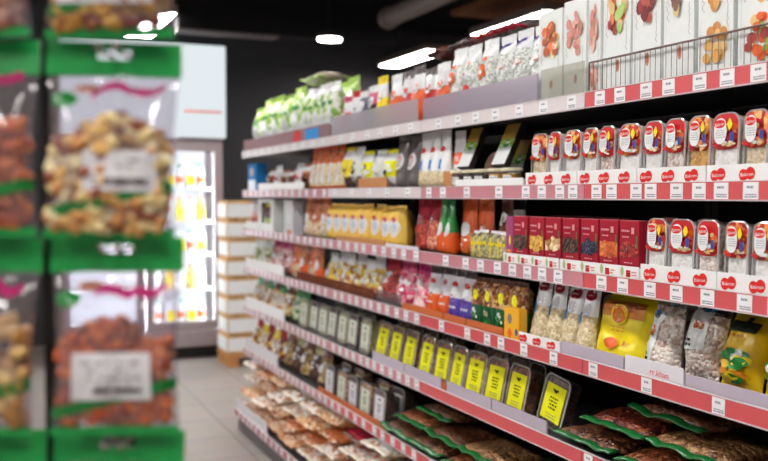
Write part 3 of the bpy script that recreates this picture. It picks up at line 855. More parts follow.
for i, (px, z, m) in enumerate([(390, 0.245, SMOKE), (412, 0.245, N_CHOC), (434, 0.245, SMOKE)]):
    o = lying(0, 0.17, 0.12, 0.06, m, DARK, 60 + i); tag(o, ['dark pack lying above the orange footed bags, left of three', 'brown pack lying above the orange footed bags, middle of three', 'dark pack lying above the orange footed bags, next the seed bags'][i], 'snack bag', 'dark packs lying above the orange footed bags')
    put_lying(o, 0, along(px, D + 0.2), 0.13, z - 0.07)
row(0, 385, 445, 4, [foot_bag(BROWN, SMOKE, SMOKE, 64, h=0.165, st='block')], '{n} dark bag of the back row under the lying dark packs', 'snack bag', 'back row of dark bags', back=0.14, jit=0.0, hj=0.0)
# green leaf bags at the far end in a printed tray
G_FRONT = nutty('leafy_print', [(168, 206, 92), (220, 232, 200), (236, 240, 232), (128, 178, 66)], 42, bump=0.3)
def leaf_bag(seed, h, top=LEAF):
    def f(w):
        def dec(mb, S):
            mb.ellipse(S, 0, 0.45, 0.6, 0.12, COOLW, n=14); mb.rect(S, -0.6, 0.6, 0.60, 0.66, GREEN, 4, 1)
        return make_bag('leaf_bag', w, h, 0.09, 'pillow', [(0.35, COOLW), (0.82, G_FRONT), (1, top)], dec, seed=seed, seal=top, wr=0.16)
    return f
lt = tray(0, 244, 330, 0.075, plain('tray_print_brown', (136, 104, 108), rough=0.6, var=0.3, scale=30), 'brown printed tray holding the green leaf bags on the top shelf', 0.22,
     decals=lambda w: [lambda mb, S: mb.rect(S, 0.3, 0.45, 0.1, 0.9, RED, 1, 1), lambda mb, S: mb.rect(S, 0.55, 0.8, 0.15, 0.85, SKY, 1, 1)])
row(0, 248, 296, 5, [leaf_bag(71, 0.275), leaf_bag(72, 0.30), leaf_bag(73, 0.32)], '{n} pale green leaf bag from the far end of the top shelf', 'leaf bag', 'green leaf bags in the printed tray', back=0.02, dz=0.003, jit=0.01, hj=0.06)
row(0, 297, 329, 5, [leaf_bag(74, 0.29, COOLW), leaf_bag(75, 0.28, PALE)], '{n} whitish leaf bag right of the green ones, printed tray', 'leaf bag', 'green leaf bags in the printed tray', back=0.02, dz=0.003, jit=0.01, hj=0.05)
row(0, 290, 350, 6, [leaf_bag(76, 0.35), leaf_bag(77, 0.36)], '{n} tall green bag of the back row in the far corner', 'leaf bag', 'tall green bags of the back row', back=0.26, jit=0.0, hj=0.0)
o = lying(0, 0.34, 0.16, 0.07, plain('pale_olive_film', (170, 160, 140), rough=0.3, coat=0.4, var=0.25, scale=20), LEAF, 78); tag(o, 'large olive bag lying flat on the tall green back-row bags', 'snack bag'); put_lying(o, 0, along(328, D + 0.35), 0.25, 0.363, tilt=0.0)

# ------------------------------------------------------------------ logo tubs and their trays
def tub_decals(var):
    fruit, content = var
    def dec(mb, S0):
        S = lambda u, v, o=0.0: S0(u, 0.50 + (v - 0.37) * 0.78, o)
        h_w = 0.62                                                     # half width / height
        mb.ellipse(S, 0.0, 0.665, 0.95, 0.325, RED if fruit % 2 else N_FRUIT, n=28, rings=2, p=4.5)
        mb.blobs(S, 0.1, 0.62, 0.68, 0.22, 26, [ORANGE, LOGO, N_APRI, N_CASHEW, DRED, RED], 11 + fruit, 0.24)
        mb.blobs(S, 0.35, 0.46, 0.42, 0.07, 9, [N_CASHEW, COOLW, N_APRI], 31 + fruit, 0.42)
        mb.blobs(S, -0.45, 0.44, 0.32, 0.06, 7, [LOGO, RED, DRED], 51 + fruit, 0.45)
        mb.ellipse(S, -0.17, 0.67, 0.46, 0.235, COOLW, n=24, rings=2, p=2.4)
        mb.ellipse(S, -0.22, 0.80, 0.40, 0.075, LOGO, n=18, p=2.2, rot=0.05); mb.text(S, 'Bakron', -0.22, 0.795, 0.66, h_w * 0.62, COOLW, 0.08)
        mb.lines(S, -0.5, 0.2, 0.54, 0.70, 4, GREY_INK, 5 + fruit, 0.25)
        if fruit % 3 != 2: mb.ellipse(S, 0.52, 0.78, 0.2, 0.11, YEL, n=12, p=1.2)
        mb.ellipse(S, 0.70, 0.56, 0.14, 0.085, BLUE, n=12, p=4)
    return dec
T_VAR = [(1, N_CREAM), (0, N_CREAM), (3, N_WHITE), (2, N_OAT), (4, N_YEL), (6, N_CREAM), (5, N_WHITE), (7, N_OAT)]
def tub_maker(i, h=0.157):
    return lambda w: make_tub('fruit_tub', w, h, 0.05, T_VAR[i][1], tub_decals(T_VAR[i]))
def heart_tray(n, hr=0.36):
    def mk(w_):
        p = w_ / n / 2
        return [lambda mb, S, u=-1 + 2 * (i + 0.42) / n: mb.heart(S, u, 0.5, min(p * 0.66, 0.022) / (w_ / 2), hr, asp=0.5 * w_ / 0.042 * 0.8) for i in range(n)]
    return mk

# ------------------------------------------------------------------ SECOND SHELF (1): tubs in white heart-logo trays, then mixed packs
def tub_run(shelf, cells, label, group, hf, backrow):
    for i, (p0, p1, v, lab) in enumerate(cells):
        d = D + 0.008; s0, s1 = along(p0, d), along(p1, d)
        o = tub_maker(v)(min(s0 - s1 - 0.005, 0.108)); tag(o, lab, 'tub', group)
        put(o, shelf, (s0 + s1) / 2, 0.016 + rnd.uniform(0, 0.006), lean=0.04, dz=0.0026, depth=0.05, roll=rnd.uniform(-0.012, 0.012))
    for i, (px, v, lab) in enumerate(backrow):
        o = tub_maker(v)(0.095); tag(o, lab, 'tub', group + ', back row'); put(o, shelf, along(px, D + 0.1), 0.1, lean=0.03, dz=0.0026, depth=0.05)
c2 = [(526, 543, 3, 'fruit tub at the left end of the upper tub row, beside the leaning lids'), (544, 557, 0, 'narrow fruit tub second from the left in the upper tub row'),
      (558, 576, 1, 'fruit tub third from the left in the upper tub row'), (577, 593, 5, 'pale fruit tub fourth from the left in the upper tub row'), (594, 611, 2, 'fruit tub fifth from the left in the upper tub row'),
      (612, 636, 1, 'fruit tub with red front below the start of the wire fence'), (637, 657, 0, 'white-filled fruit tub seventh from the left, upper tub row'), (658, 680, 6, 'fruit tub eighth from the left in the upper tub row'),
      (681, 705, 4, 'fruit tub with golden filling in the upper tub row'), (706, 735, 0, 'fruit tub with white filling right of the golden one, upper row'), (737, 764, 3, 'fruit tub with beige filling near the right edge, upper row'), (767, 797, 5, 'fruit tub cut by the right edge, upper tub row'), (800, 832, 1, 'fruit tub past the right edge, upper tub row')]
tub_run(1, c2, '', 'fruit tubs on the second shelf', 0.04, [(548, 1, 'back-row fruit tub seen behind the upper row, far left'), (600, 2, 'back-row fruit tub seen behind the fifth tub of the upper row'), (655, 1, 'back-row fruit tub behind the white-filled one, upper row'), (753, 4, 'back-row fruit tub behind the beige-filled one, upper row')])
for (a, b, n, lab) in [(525, 576.5, 3, 'white heart-logo tray under the left three tubs, second shelf'), (576.5, 636.5, 3, 'white heart-logo tray under the middle tubs, second shelf'), (636.5, 705.5, 3, 'white heart-logo tray under the golden-filled tub, second shelf'), (705.5, 798, 3, 'white heart-logo tray at the right edge, second shelf')]:
    tray(1, a, b, 0.044, WHITE, lab, 0.082, 0.008, heart_tray(n), group='white heart-logo trays', hs=0.02)

# jars with cream lids, leaning lids and packs
def small_jar(fill, r=0.032, h=0.05):
    mb = MB(); mb.lathe([(r * 0.8, 0.0), (r * 0.86, 0.004), (r, h)], CLEAR, 20); o = mb.build('dip_jar', smooth=False)
    m2 = MB(); m2.lathe([(r * 0.76, 0.003), (r * 0.93, h * 0.85)], fill, 18); m2.build('contents', o)
    m3 = MB(); m3.lathe([(r * 1.06, h), (r * 1.1, h + 0.002), (r * 1.1, h + 0.009), (r * 0.98, h + 0.011)], plain('lid_cream', (226, 218, 190), rough=0.4), 22); m3.build('lid', o)
    m4 = MB(); 
    S = lambda u, v, o_=0.0: Vector(((r * 0.93 + 0.001 + o_) * sin(u * 0.9), -(r * 0.93 + 0.001 + o_) * cos(u * 0.9), v * h))
    m4.rect(S, -0.6, 0.6, 0.2, 0.75, COOLW, 6, 1); m4.lines(S, -0.5, 0.5, 0.25, 0.7, 3, INK, 4, 0.4); m4.build('label', o)
    return o
jl = ['small dark jar with cream lid, leftmost in the low white tray', 'small dark jar with cream lid under the leaning black lids', 'small dark jar with cream lid, third in the low white tray', 'small amber jar with cream lid left of the fruit tubs', 'small amber jar with cream lid beside the first fruit tub']
jk = [small_jar(N_DARK), None, None, small_jar(N_YEL), None]
for i, px in enumerate([461, 473, 484, 499, 513]):
    o = jk[i] or dup(jk[0] if i < 3 else jk[3]); tag(o, jl[i], 'jar', 'small jars with cream lids'); put(o, 1, along(px, D + 0.05), 0.046, dz=0.0026, depth=0)
    o.rotation_euler = (0, 0, -pi / 2 + 0.4)
tray(1, 455, 523, 0.03, WHITE, 'low white tray holding the small cream-lidded jars', 0.13, 0.008, hs=0.02)
def sleeve(w):
    """folded card pack: black back, golden top and white front"""
    def dec(mb, S):
        mb.rect(S, -0.92, 0.92, 0.02, 0.42, COOLW, 2, 2); mb.rect(S, -0.92, 0.92, 0.42, 0.62, LEAF, 2, 2); mb.blobs(S, 0, 0.5, 0.7, 0.08, 10, [YEL, COOLW, GREEN], 3, 0.3)
        mb.rect(S, -0.92, 0.92, 0.62, 0.97, plain('pack_gold', (176, 142, 56), rough=0.35, coat=0.3), 2, 2)
    return make_carton('snack_pack', 0.09, 0.155, 0.02, INK, dec, side=INK)
sl = sleeve(0)
for i, (px, back, dz, ln, lab) in enumerate([(470, 0.05, 0.066, 0.42, 'black and gold pack leaning back on the dark jars'), (505, 0.05, 0.066, 0.46, 'black and gold pack leaning back on the amber jars, left one'), (519, 0.12, 0.012, 0.35, 'black and gold pack leaning back beside the first fruit tub')]):
    o = sl if i == 0 else dup(sl); tag(o, lab, 'snack pack', 'black and gold packs leaning above the jars'); put(o, 1, along(px, D + back + 0.03), back, lean=ln, dz=dz, depth=0.02)
mb = MB(); r = 0.062
mb.lathe([(r * 0.96, 0), (r, 0.003), (r, 0.012), (r * 0.93, 0.014)], plain('lid_brown', (148, 112, 84), rough=0.35, coat=0.4), 30); o = mb.build('round_tin')
m2 = MB(); m2.lathe([(r * 0.86, 0.0141), (r * 0.84, 0.0155)], plain('lid_brown_top', (120, 88, 66), rough=0.35), 28); m2.build('lid_inset', o)
tag(o, 'round brown lidded tin standing on edge behind the amber jars', 'tin'); o.location = (D + 0.115, along(496, D + 0.115), TOP[1] + 0.001 + r); o.rotation_euler = (0, R(-82), 0)

def ribbon_pouch(w):
    def dec(mb, S):
        mb.rect(S, -0.97, 0.97, 0.42, 0.62, ORANGE, 10, 4); mb.text(S, 'chia', 0, 0.53, 0.9, 0.3, COOLW)
        mb.ellipse(S, 0.2, 0.30, 0.12, 0.04, INK, n=10); mb.ellipse(S, -0.3, 0.28, 0.2, 0.05, YEL, n=10)
    return make_bag('snack_pouch', w, 0.205, 0.05, 'pouch', [(0.62, COOLW), (1, PALE)], dec, seed=90, seal=PALE)
row(1, 448, 459, 1, [ribbon_pouch], '', 'pouch', None, back=0.055, sub=['white pouch with an orange band behind the kraft box'])
o = make_carton('kraft_box', 0.066, 0.06, 0.035, KRAFT, None, flap=True); tag(o, 'small kraft box in front of the orange-banded pouch', 'box'); put(o, 1, along(449, D + 0.02), 0.014, depth=0)
def blue_dot_bag(w):
    def dec(mb, S):
        mb.ellipse(S, -0.1, 0.68, 0.5, 0.05, RED, n=14); mb.ellipse(S, 0.05, 0.60, 0.42, 0.03, COOLW, n=12); mb.rect(S, -0.3, 0.15, 0.34, 0.50, SKY, 3, 3)
        mb.text(S, 'N', -0.08, 0.42, 0.2, 0.4, COOLW)
    return make_bag('flake_bag', w, 0.225, 0.065, 'pouch', [(0.30, N_OAT), (1, COOLW)], dec, seed=91, seal=PALE, wr=0.09)
row(1, 412, 441, 3, [blue_dot_bag], '{n} white bag with blue mark from the left, second shelf', 'bag', 'white bags with blue marks', back=0.02)
def oval_bag(w):
    def dec(mb, S):
        mb.ellipse(S, 0, 0.52, 0.66, 0.16, PALE, n=20); mb.ellipse(S, 0, 0.52, 0.5, 0.12, plain('oval_grey', (182, 170, 168)), n=20); mb.ellipse(S, -0.15, 0.6, 0.3, 0.03, RED, n=12)
    return make_bag('nut_bag', w, 0.215, 0.07, 'pouch', [(0.9, SMOKE)], dec, seed=92, seal=SMOKE, wr=0.1)
row(1, 388, 411, 2, [oval_bag], '', 'bag', 'smoky bags with oval labels', back=0.02, sub=['smoky brown bag with white oval label, left of two', 'smoky brown bag with white oval label, beside the blue-marked bags'])
def flashy(a, b, seed, h=0.2):
    def f(w):
        def dec(mb, S): mb.blobs(S, 0, 0.42, 0.7, 0.22, 12, [a, b, COOLW, INK], seed, 0.3)
        return make_bag('snack_bag', w, h, 0.07, 'pillow', [(0.3, b), (0.7, a), (1, COOLW)], dec, seed=seed, seal=a, wr=0.14)
    return f
row(1, 337, 387, 5, [flashy(YEL, N_DARK, 93), flashy(COOLW, SMOKE, 94, 0.19), flashy(ACID, COOLW, 95, 0.17), flashy(COOLW, YEL, 96, 0.17), flashy(ACID, COOLW, 97, 0.165)], '', 'bag', 'bright bags on the second shelf', back=0.02, dz=0.003,
    sub=['yellow and dark bag right of the orange-topped row', 'clear and smoky bag left of the kraft tray', 'bright yellow bag in the kraft tray, leftmost', 'white and yellow bag in the kraft tray, middle', 'bright yellow bag in the kraft tray, rightmost'])
tray(1, 358, 387, 0.05, KRAFT, 'kraft tray before the bright yellow bags, second shelf', 0.1, 0.008, hs=0.03)
def orange_top(seed):
    def f(w):
        def dec(mb, S): mb.rect(S, -0.5, 0.5, 0.18, 0.62, COOLW, 4, 4); mb.lines(S, -0.4, 0.4, 0.3, 0.55, 4, ORANGE, seed, 0.4)
        return make_bag('snack_bag', w, 0.225, 0.07, 'pouch', [(0.12, ORANGE), (0.62, N_OAT), (1, N_APRI)], dec, seed=seed, seal=ORANGE, wr=0.1)
    return f
row(1, 304, 336, 5, [orange_top(100), orange_top(101)], '{n} orange-topped bag with white front from the left, second shelf', 'bag', 'orange-topped bags on the second shelf', back=0.02, hj=0.02)
row(1, 263, 303, 6, [flashy(BROWN, N_PEANUT, 105, 0.12), flashy(PALE, RED, 106, 0.13), flashy(N_PEANUT, BROWN, 107, 0.125)], '{n} small reddish pack from the left in the far white tray', 'bag', 'small reddish packs in the far white tray', back=0.02, dz=0.003, hj=0.1)
tray(1, 258, 303, 0.045, WHITE, 'white tray before the small reddish packs, second shelf', 0.14, 0.008)
o = make_carton('carton', 0.18, 0.17, 0.07, SKY, lambda mb, S: (mb.rect(S, -0.9, 0.9, 0.05, 0.42, COOLW, 1, 1), mb.ellipse(S, 0, 0.7, 0.5, 0.16, PALE, n=16))); tag(o, 'blue and white carton at the far end of the second shelf', 'carton'); put(o, 1, along(252, D + 0.03), 0.03, depth=0)

# ------------------------------------------------------------------ THIRD SHELF (2)
c3 = [(641, 662, 1, 'fruit tub beside the red cartons, lower tub row'), (663, 690, 0, 'white-filled fruit tub second from the red cartons'), (692, 716, 6, 'fruit tub with torn white film, third from the red cartons'),
      (719, 744, 5, 'fruit tub fourth from the red cartons, lower tub row'), (747, 775, 1, 'fruit tub at the right edge of the lower tub row'), (778, 808, 0, 'fruit tub past the right edge, lower tub row')]
tub_run(2, c3, '', 'fruit tubs on the third shelf', 0.04, [(707, 2, 'back-row fruit tub behind the torn one, lower row'), (668, 1, 'back-row fruit tub nearest the red cartons, lower row'), (770, 3, 'back-row fruit tub near the right edge, lower row')])
for (a, b, n, lab) in [(640.5, 717.5, 3, 'white heart-logo tray beside the red cartons, third shelf'), (717.5, 810, 3, 'white heart-logo tray at the right edge, third shelf')]:
    tray(2, a, b, 0.046, WHITE, lab, 0.082, 0.008, heart_tray(n), group='white heart-logo trays', hs=0.02)
FR_IN = [N_DARK, N_MIX, N_YEL, N_CASHEW, N_DARK, nutty('blueberries', [(42, 44, 70), (60, 56, 84), (30, 30, 50)], 95), N_APRI, N_RED]
def fruit_carton(k):
    def f(w):
        def dec(mb, S):
            mb.rect(S, -0.96, 0.96, 0.35, 0.62 - (0.06 if k % 2 else 0), FR_IN[k], 4, 4, skew=0.05 if k % 2 else 0)
            mb.blobs(S, 0, 0.48, 0.68, 0.14, 14, [FR_IN[k]], k, 0.35)
            mb.lines(S, -0.5, 0.5, 0.26, 0.30, 1, plain('carton_print', (222, 160, 166)), 6, 0.5)
            mb.rect(S, 0.36, 0.66, 0.78, 0.89, plain('carton_badge', (228, 150, 150)), 1, 1)
            mb.lines(S, -0.72, 0.2, 0.80, 0.86, 1, plain('carton_print', (222, 160, 166)), 3, 0.6); mb.lines(S, -0.6, 0.1, 0.70, 0.75, 1, plain('carton_print', (222, 160, 166)), 4, 0.5)
            mb.rect(S, 0.90, 0.99, 0.55, 0.75, GREEN, 1, 1)
        return make_carton('dried_fruit_carton', w, 0.148, 0.045, DRED, dec, side=plain('carton_flap', (206, 120, 124)))
    return f
names8 = ['purple-dark fruit', 'mixed nut', 'golden raisin', 'pale walnut', 'dark prune', 'blueberry', 'orange apricot', 'dark red berry']
row(2, 513, 641, 7, [fruit_carton(k) for k in (0, 2, 3, 4, 5, 6, 7)], '', 'carton', 'red dried fruit cartons on the third shelf', back=0.016, dz=0.0026, gap=0.90, jit=0.003, hj=0.01, roll=0.01, yaw=0.06,
    sub=[f"red carton with {names8[k]} picture in the row left of the fruit tubs" for k in (0, 2, 3, 4, 5, 6, 7)])
row(2, 548, 620, 3, [fruit_carton(5)], '{n} back-row red carton from the left, third shelf', 'carton', 'back row of red cartons', back=0.12, dz=0.0026, jit=0.002, hj=0.0)
o = make_carton('dried_fruit_carton', 0.04, 0.145, 0.045, plain('carton_violet', (160, 70, 116)), lambda mb, S: (mb.ellipse(S, 0.2, 0.5, 0.3, 0.12, YEL, n=10, p=1.4), mb.rect(S, -0.9, 0.9, 0.1, 0.3, N_FRUIT, 1, 1))); tag(o, 'violet carton with a yellow mark at the left end of the red cartons', 'carton'); put(o, 2, along(510, D + 0.018), 0.016, dz=0.0026, depth=0)
def logo_tray(n):
    def mk(w_):
        def one(mb, S, i):
                u = -1 + 2 * (i + 0.5) / n; k = 1.0 / n
                mb.rect(S, u - 0.15 * k, u + 0.25 * k, 0.25, 0.72, LOGO, 1, 1); mb.lines(S, u - 0.1 * k, u + 0.22 * k, 0.35, 0.65, 2, WHITE, i + 2, 0.4)
                mb.lines(S, u + 0.32 * k, u + 0.8 * k, 0.3, 0.7, 2, plain('tray_print_pink', (222, 150, 150)), i, 0.5)
                mb.ellipse(S, u - 0.5 * k, 0.62, 0.16 * k, 0.36, plain('leaf_print', (170, 196, 130)), n=12, p=1.6)
        return [lambda mb, S, i=i: one(mb, S, i) for i in range(n)]
    return mk
for a, b, n, lab in [(503, 559, 4, 'white printed tray under the left red cartons'), (560, 640, 4, 'white printed tray under the right red cartons')]:
    tray(2, a, b, 0.036, WHITE, lab, 0.12, 0.008, logo_tray(n), group='printed trays of the red cartons', hs=0.02)
def rib_pouch(w):
    def dec(mb, S):
        mb.rect(S, -0.95, 0.95, 0.52, 0.62, YEL, 6, 2); mb.rect(S, -0.12, 0.12, 0.1, 0.86, YEL, 2, 6); mb.ellipse(S, -0.2, 0.85, 0.3, 0.07, SMOKE, n=10)
    return make_bag('ribbon_pouch', w, 0.098, 0.035, 'block', [(1, N_PALEGR)], dec, seed=110, seal=PALE, nu=8, nv=10)
row(2, 466, 503, 4, [rib_pouch], '{n} small pouch with yellow ribbon print from the left', 'pouch', 'small yellow-ribboned pouches', back=0.016, hj=0.03)
row(2, 490, 514, 2, [foot_bag(N_BROWN, BROWN, BROWN, 111, h=0.2), foot_bag(N_PALEGR, PALE, PALE, 112, h=0.165)], '', 'bag', None, back=0.075, sub=['tall brown nut bag behind the small ribboned pouches', 'pale clear nut bag behind the small ribboned pouches'])
def tall_snack(c1, c2, c3, seed, h):
    def f(w):
        def dec(mb, S): mb.ellipse(S, 0, 0.46, 0.6, 0.13, PALE if seed % 2 else N_APRI, n=14); mb.ellipse(S, 0.1, 0.5, 0.36, 0.05, COOLW, n=10); mb.blobs(S, 0, 0.22, 0.6, 0.08, 8, [ORANGE, COOLW, c1], seed, 0.35)
        return make_bag('snack_bag', w, h, 0.06, 'pouch', [(0.42, c1), (0.85, c2), (1, c3)], dec, seed=seed, seal=c3, wr=0.1)
    return f
row(2, 454, 486, 2, [tall_snack(N_APRI, ORANGE, ORANGE, 113, 0.205), tall_snack(N_APRI, ORANGE, N_APRI, 114, 0.205)], '', 'bag', 'orange bags on the third shelf', back=0.07, jit=0.0, sub=['tall orange bag right of the green and orange bags', 'tall orange bag behind the small ribboned pouches'])
row(2, 432, 445, 2, [tall_snack(ORANGE, GREEN, GREEN, 115, 0.2)], '', 'bag', 'green and orange bags', back=0.02, sub=['green and orange bag beside the red nut bags', 'green and orange bag beside the tall orange bags'])
def net_bag(c, seed, top):
    return lambda w: make_bag('nut_bag', w, 0.20, 0.075, 'pouch', [(0.62, c), (1, top)], lambda mb, S: mb.ellipse(S, -0.2, 0.62, 0.5, 0.1, FILMC, n=12), seed=seed, seal=top, wr=0.12)
row(2, 406, 431, 2, [net_bag(N_RED, 116, DRED), net_bag(nutty('pink_nuts', [(206, 96, 70), (226, 150, 120), (180, 66, 52)], 75), 117, DRED)], '', 'bag', 'red nut bags on the third shelf', back=0.025, sub=['dark red nut bag right of the yellow bricks', 'pinkish red nut bag beside the green and orange bags'])
def brick(w):
    def dec(mb, S):
        mb.ellipse(S, 0.05, 0.48, 0.86, 0.24, COOLW, n=18); mb.ellipse(S, -0.05, 0.66, 0.5, 0.06, RED, n=14); mb.lines(S, -0.4, 0.5, 0.38, 0.56, 3, SKY, 3, 0.4)
    return make_bag('snack_brick', w, 0.168, 0.07, 'block', [(1, plain('brick_yellow', (244, 200, 84), rough=0.35, coat=0.3))], dec, seed=118, seal=plain('brick_yellow', (244, 200, 84)), wr=0.05, nu=10, nv=12)
row(2, 324, 366, 5, [brick], '{n} yellow-and-white brick pack from the left, third shelf', 'pack', 'yellow brick packs on the third shelf', back=0.018, dz=0.003, hj=0.03)
row(2, 367, 398, 3, [brick], '{n} yellow-and-white brick pack right of the gap, third shelf', 'pack', 'yellow brick packs on the third shelf', back=0.018, dz=0.003, hj=0.03)
tray(2, 336, 384, 0.03, KRAFT, 'kraft tray under the yellow brick packs', 0.13, 0.008); tray(2, 385, 418, 0.02, PALE, 'low pale tray at the right end of the brick packs', 0.13, 0.008)
row(2, 299, 323, 3, [tall_snack(N_OAT, N_PEANUT, ORANGE, 119, 0.225), tall_snack(N_CASHEW, N_PEANUT, N_PEANUT, 120, 0.22)], '{n} orange-brown nut bag from the left, third shelf far part', 'bag', 'orange-brown nut bags', back=0.03)
# window box
wb = empty('window_box'); tag(wb, 'white display box with a window showing green packs, third shelf', 'box')
for nm, bx, m in [('frame_panel', (-0.16, -0.10, 0, 0.004, 0, 0.19), WHITE), ('frame_panel', (0.10, 0.16, 0, 0.004, 0, 0.19), WHITE), ('frame_panel', (-0.10, 0.10, 0, 0.004, 0, 0.05), WHITE), ('frame_panel', (-0.10, 0.10, 0, 0.004, 0.17, 0.19), WHITE),
                  ('body', (-0.16, 0.16, 0.06, 0.14, 0, 0.189), WHITE), ('side_panel', (-0.16, -0.156, 0.004, 0.06, 0, 0.189), WHITE), ('side_panel', (0.156, 0.16, 0.004, 0.06, 0, 0.189), WHITE)]:
    mb = MB(); mb.box(*bx, m); mb.build(nm, wb)
put(wb, 2, along(268, D + 0.03), 0.015, depth=0)
o = make_bag('snack_bag', 0.16, 0.16, 0.04, 'pillow', [(0.5, LEAF), (1, N_DARK)], None, seed=121, seal=YEL); tag(o, 'green pack inside the white window box', 'bag'); put(o, 2, along(268, D + 0.04), 0.0215, depth=0)
o = make_carton('carton', 0.17, 0.185, 0.06, PALE, lambda mb, S: (mb.rect(S, -0.98, -0.78, 0.02, 0.98, GREEN, 1, 1), mb.ellipse(S, 0.1, 0.5, 0.5, 0.2, COOLW, n=14), mb.rect(S, -0.2, 0.8, 0.02, 0.14, ORANGE, 1, 1))); tag(o, 'pale carton with a green edge right of the window box', 'carton'); put(o, 2, along(288, D + 0.03), 0.03, depth=0)
row(2, 246, 258, 2, [tall_snack(N_RED, PALE, BROWN, 122, 0.19)], '{n} reddish bag from the far end of the third shelf', 'bag', 'reddish bags at the far end', back=0.03)
tray(2, 246, 258.5, 0.05, WHITE, 'white tray at the far end of the third shelf', 0.14, 0.008)

# ------------------------------------------------------------------ FOURTH SHELF (3)
def yellow_pack(dark):
    def f(w):
        def dec(mb, S):
            mb.rect(S, -0.9, 0.9, 0.62, 0.86, plain('pack_amber', (214, 134, 30), rough=0.35, coat=0.3), 10, 5); mb.blobs(S, 0, 0.76, 0.75, 0.07, 16, [ORANGE, BROWN, N_PEANUT], 7, 0.4)
            mb.ellipse(S, 0.05, 0.66, 0.34, 0.15, YEL, n=22); mb.ellipse(S, 0.05, 0.66, 0.28, 0.125, ORANGE, n=22); mb.ellipse(S, 0.05, 0.66, 0.17, 0.07, plain('pack_amber', (214, 134, 30)), n=16)
            mb.lines(S, -0.3, 0.4, 0.40, 0.50, 2, plain('pack_amber', (214, 134, 30)), 4, 0.3)
            mb.ellipse(S, -0.1, 0.24, 0.26, 0.08, ORANGE, n=16); mb.rect(S, 0.38, 0.5, 0.24, 0.3, plain('pack_amber', (214, 134, 30)), 1, 1)
        return make_bag('yellow_bag', w, 0.185, 0.07, 'block', [(1, YEL)], dec, seed=130, seal=YEL, wr=0.10)
    return f
d0 = D + 0.03
row(3, 585, 632, 1, [yellow_pack(0)], '', 'bag', None, back=0.035, lean=0.22, gap=0.97, sub=['large bright yellow bag with an orange circle, fourth shelf'])
o = yellow_pack(1)(0.15); tag(o, 'second yellow bag standing behind the one with the orange circle', 'bag'); put(o, 3, along(627, D + 0.13), 0.135, lean=0.2, depth=0.08)
tray(3, 562, 625, 0.04, MAUVE, 'mauve card tray before the large yellow bag', 0.13, 0.008, hs=0.03)
def nut_sack(strip, seed):
    def f(w):
        def dec(mb, S):
            if strip:
                mb.rect(S, -0.92, -0.10, 0.08, 0.74, COOLW, 6, 8); mb.ellipse(S, -0.5, 0.70, 0.36, 0.05, SKY, n=14); mb.ellipse(S, -0.5, 0.68, 0.3, 0.035, NAVY, n=12)
                mb.blobs(S, -0.5, 0.50, 0.18, 0.05, 7, [N_PEANUT, ORANGE], seed, 0.5); mb.lines(S, -0.85, -0.5, 0.12, 0.24, 2, INK, 2, 0.6)
            else:
                mb.rect(S, -0.8, 0.45, 0.34, 0.84, COOLW, 8, 8, skew=0.04); mb.ellipse(S, 0.05, 0.88, 0.55, 0.045, NAVY, n=14); mb.ellipse(S, 0.1, 0.87, 0.4, 0.03, SKY, n=12)
                mb.blobs(S, -0.1, 0.69, 0.2, 0.055, 8, [N_PEANUT, ORANGE], seed, 0.5); mb.lines(S, -0.7, -0.2, 0.38, 0.50, 2, INK, 3, 0.5)
        return make_bag('nut_bag', w, 0.205, 0.085, 'pouch' if strip else 'pillow', [(0.80, N_WHITE), (1, FILMC)], dec, seed=seed, seal=FILMC, wr=0.14)
    return f
row(3, 634, 664, 1, [nut_sack(True, 131)], '', 'bag', None, back=0.04, lean=0.12, gap=0.99, sub=['clear bag of white nuts with blue and white strip label'])
row(3, 665, 700, 1, [nut_sack(False, 132)], '', 'bag', None, back=0.035, lean=0.22, gap=1.0, sub=['clear bag of white nuts with crooked white label, beside yellow bags'])
o = nut_sack(True, 133)(0.13); tag(o, 'back-row bag of white nuts behind the strip-labelled one', 'bag'); put(o, 3, along(680, D + 0.16), 0.16, lean=0.05, depth=0.08)
def tray_word(w_):
    return [lambda mb, S: mb.text(S, "rr.khan", 0.22, 0.42, 0.62, 0.5 * w_ / 0.05, LOGO, rot=-0.02)]
tray(3, 626, 686, 0.046, PALE, 'white card tray with red lettering before the white nut bags', 0.16, 0.008, tray_word, hs=0.03)
def maize_bag(seed):
    def f(w):
        def dec(mb, S):
            mb.rect(S, -0.55, 0.70, 0.66, 0.79, plain('pack_blackgreen', (30, 44, 30)), 6, 3); mb.rect(S, 0.0, 0.26, 0.78, 0.85, plain('pack_blackgreen', (30, 44, 30)), 2, 2); mb.rect(S, -0.4, 0.5, 0.70, 0.72, plain('pack_moss', (60, 110, 70)), 3, 1)
            mb.blobs(S, -0.05, 0.28, 0.8, 0.17, 34, [plain('flake_gold', (240, 200, 70)), COOLW, plain('pack_amber', (214, 134, 30)), YEL, GREEN], seed, 0.28)
            mb.lines(S, -0.35, 0.4, 0.58, 0.64, 1, plain('pack_amber', (214, 134, 30)), 4, 0.4)
        return make_bag('yellow_bag', w, 0.205, 0.09, 'pillow', [(1, plain('pack_yellow', (238, 198, 22), rough=0.3, coat=0.4))], dec, seed=seed, seal=plain('pack_yellow', (238, 198, 22)), wr=0.16)
    return f
row(3, 700, 741, 1, [maize_bag(134)], '', 'bag', None, back=0.03, lean=0.26, gap=1.0, sub=['yellow bag with black-green label right of the nut bags'])
row(3, 744, 792, 1, [maize_bag(135)], '', 'bag', None, back=0.03, lean=0.26, gap=1.0, sub=['yellow bag with black-green label cut by the right edge'])
for i, px in enumerate((728, 782)):
    o = maize_bag(136 + i)(0.12); tag(o, ['yellow back-row bag behind the first black-green labelled one', 'yellow back-row bag behind the one at the right edge'][i], 'bag'); put(o, 3, along(px, D + 0.16), 0.165, lean=0.1, depth=0.09)
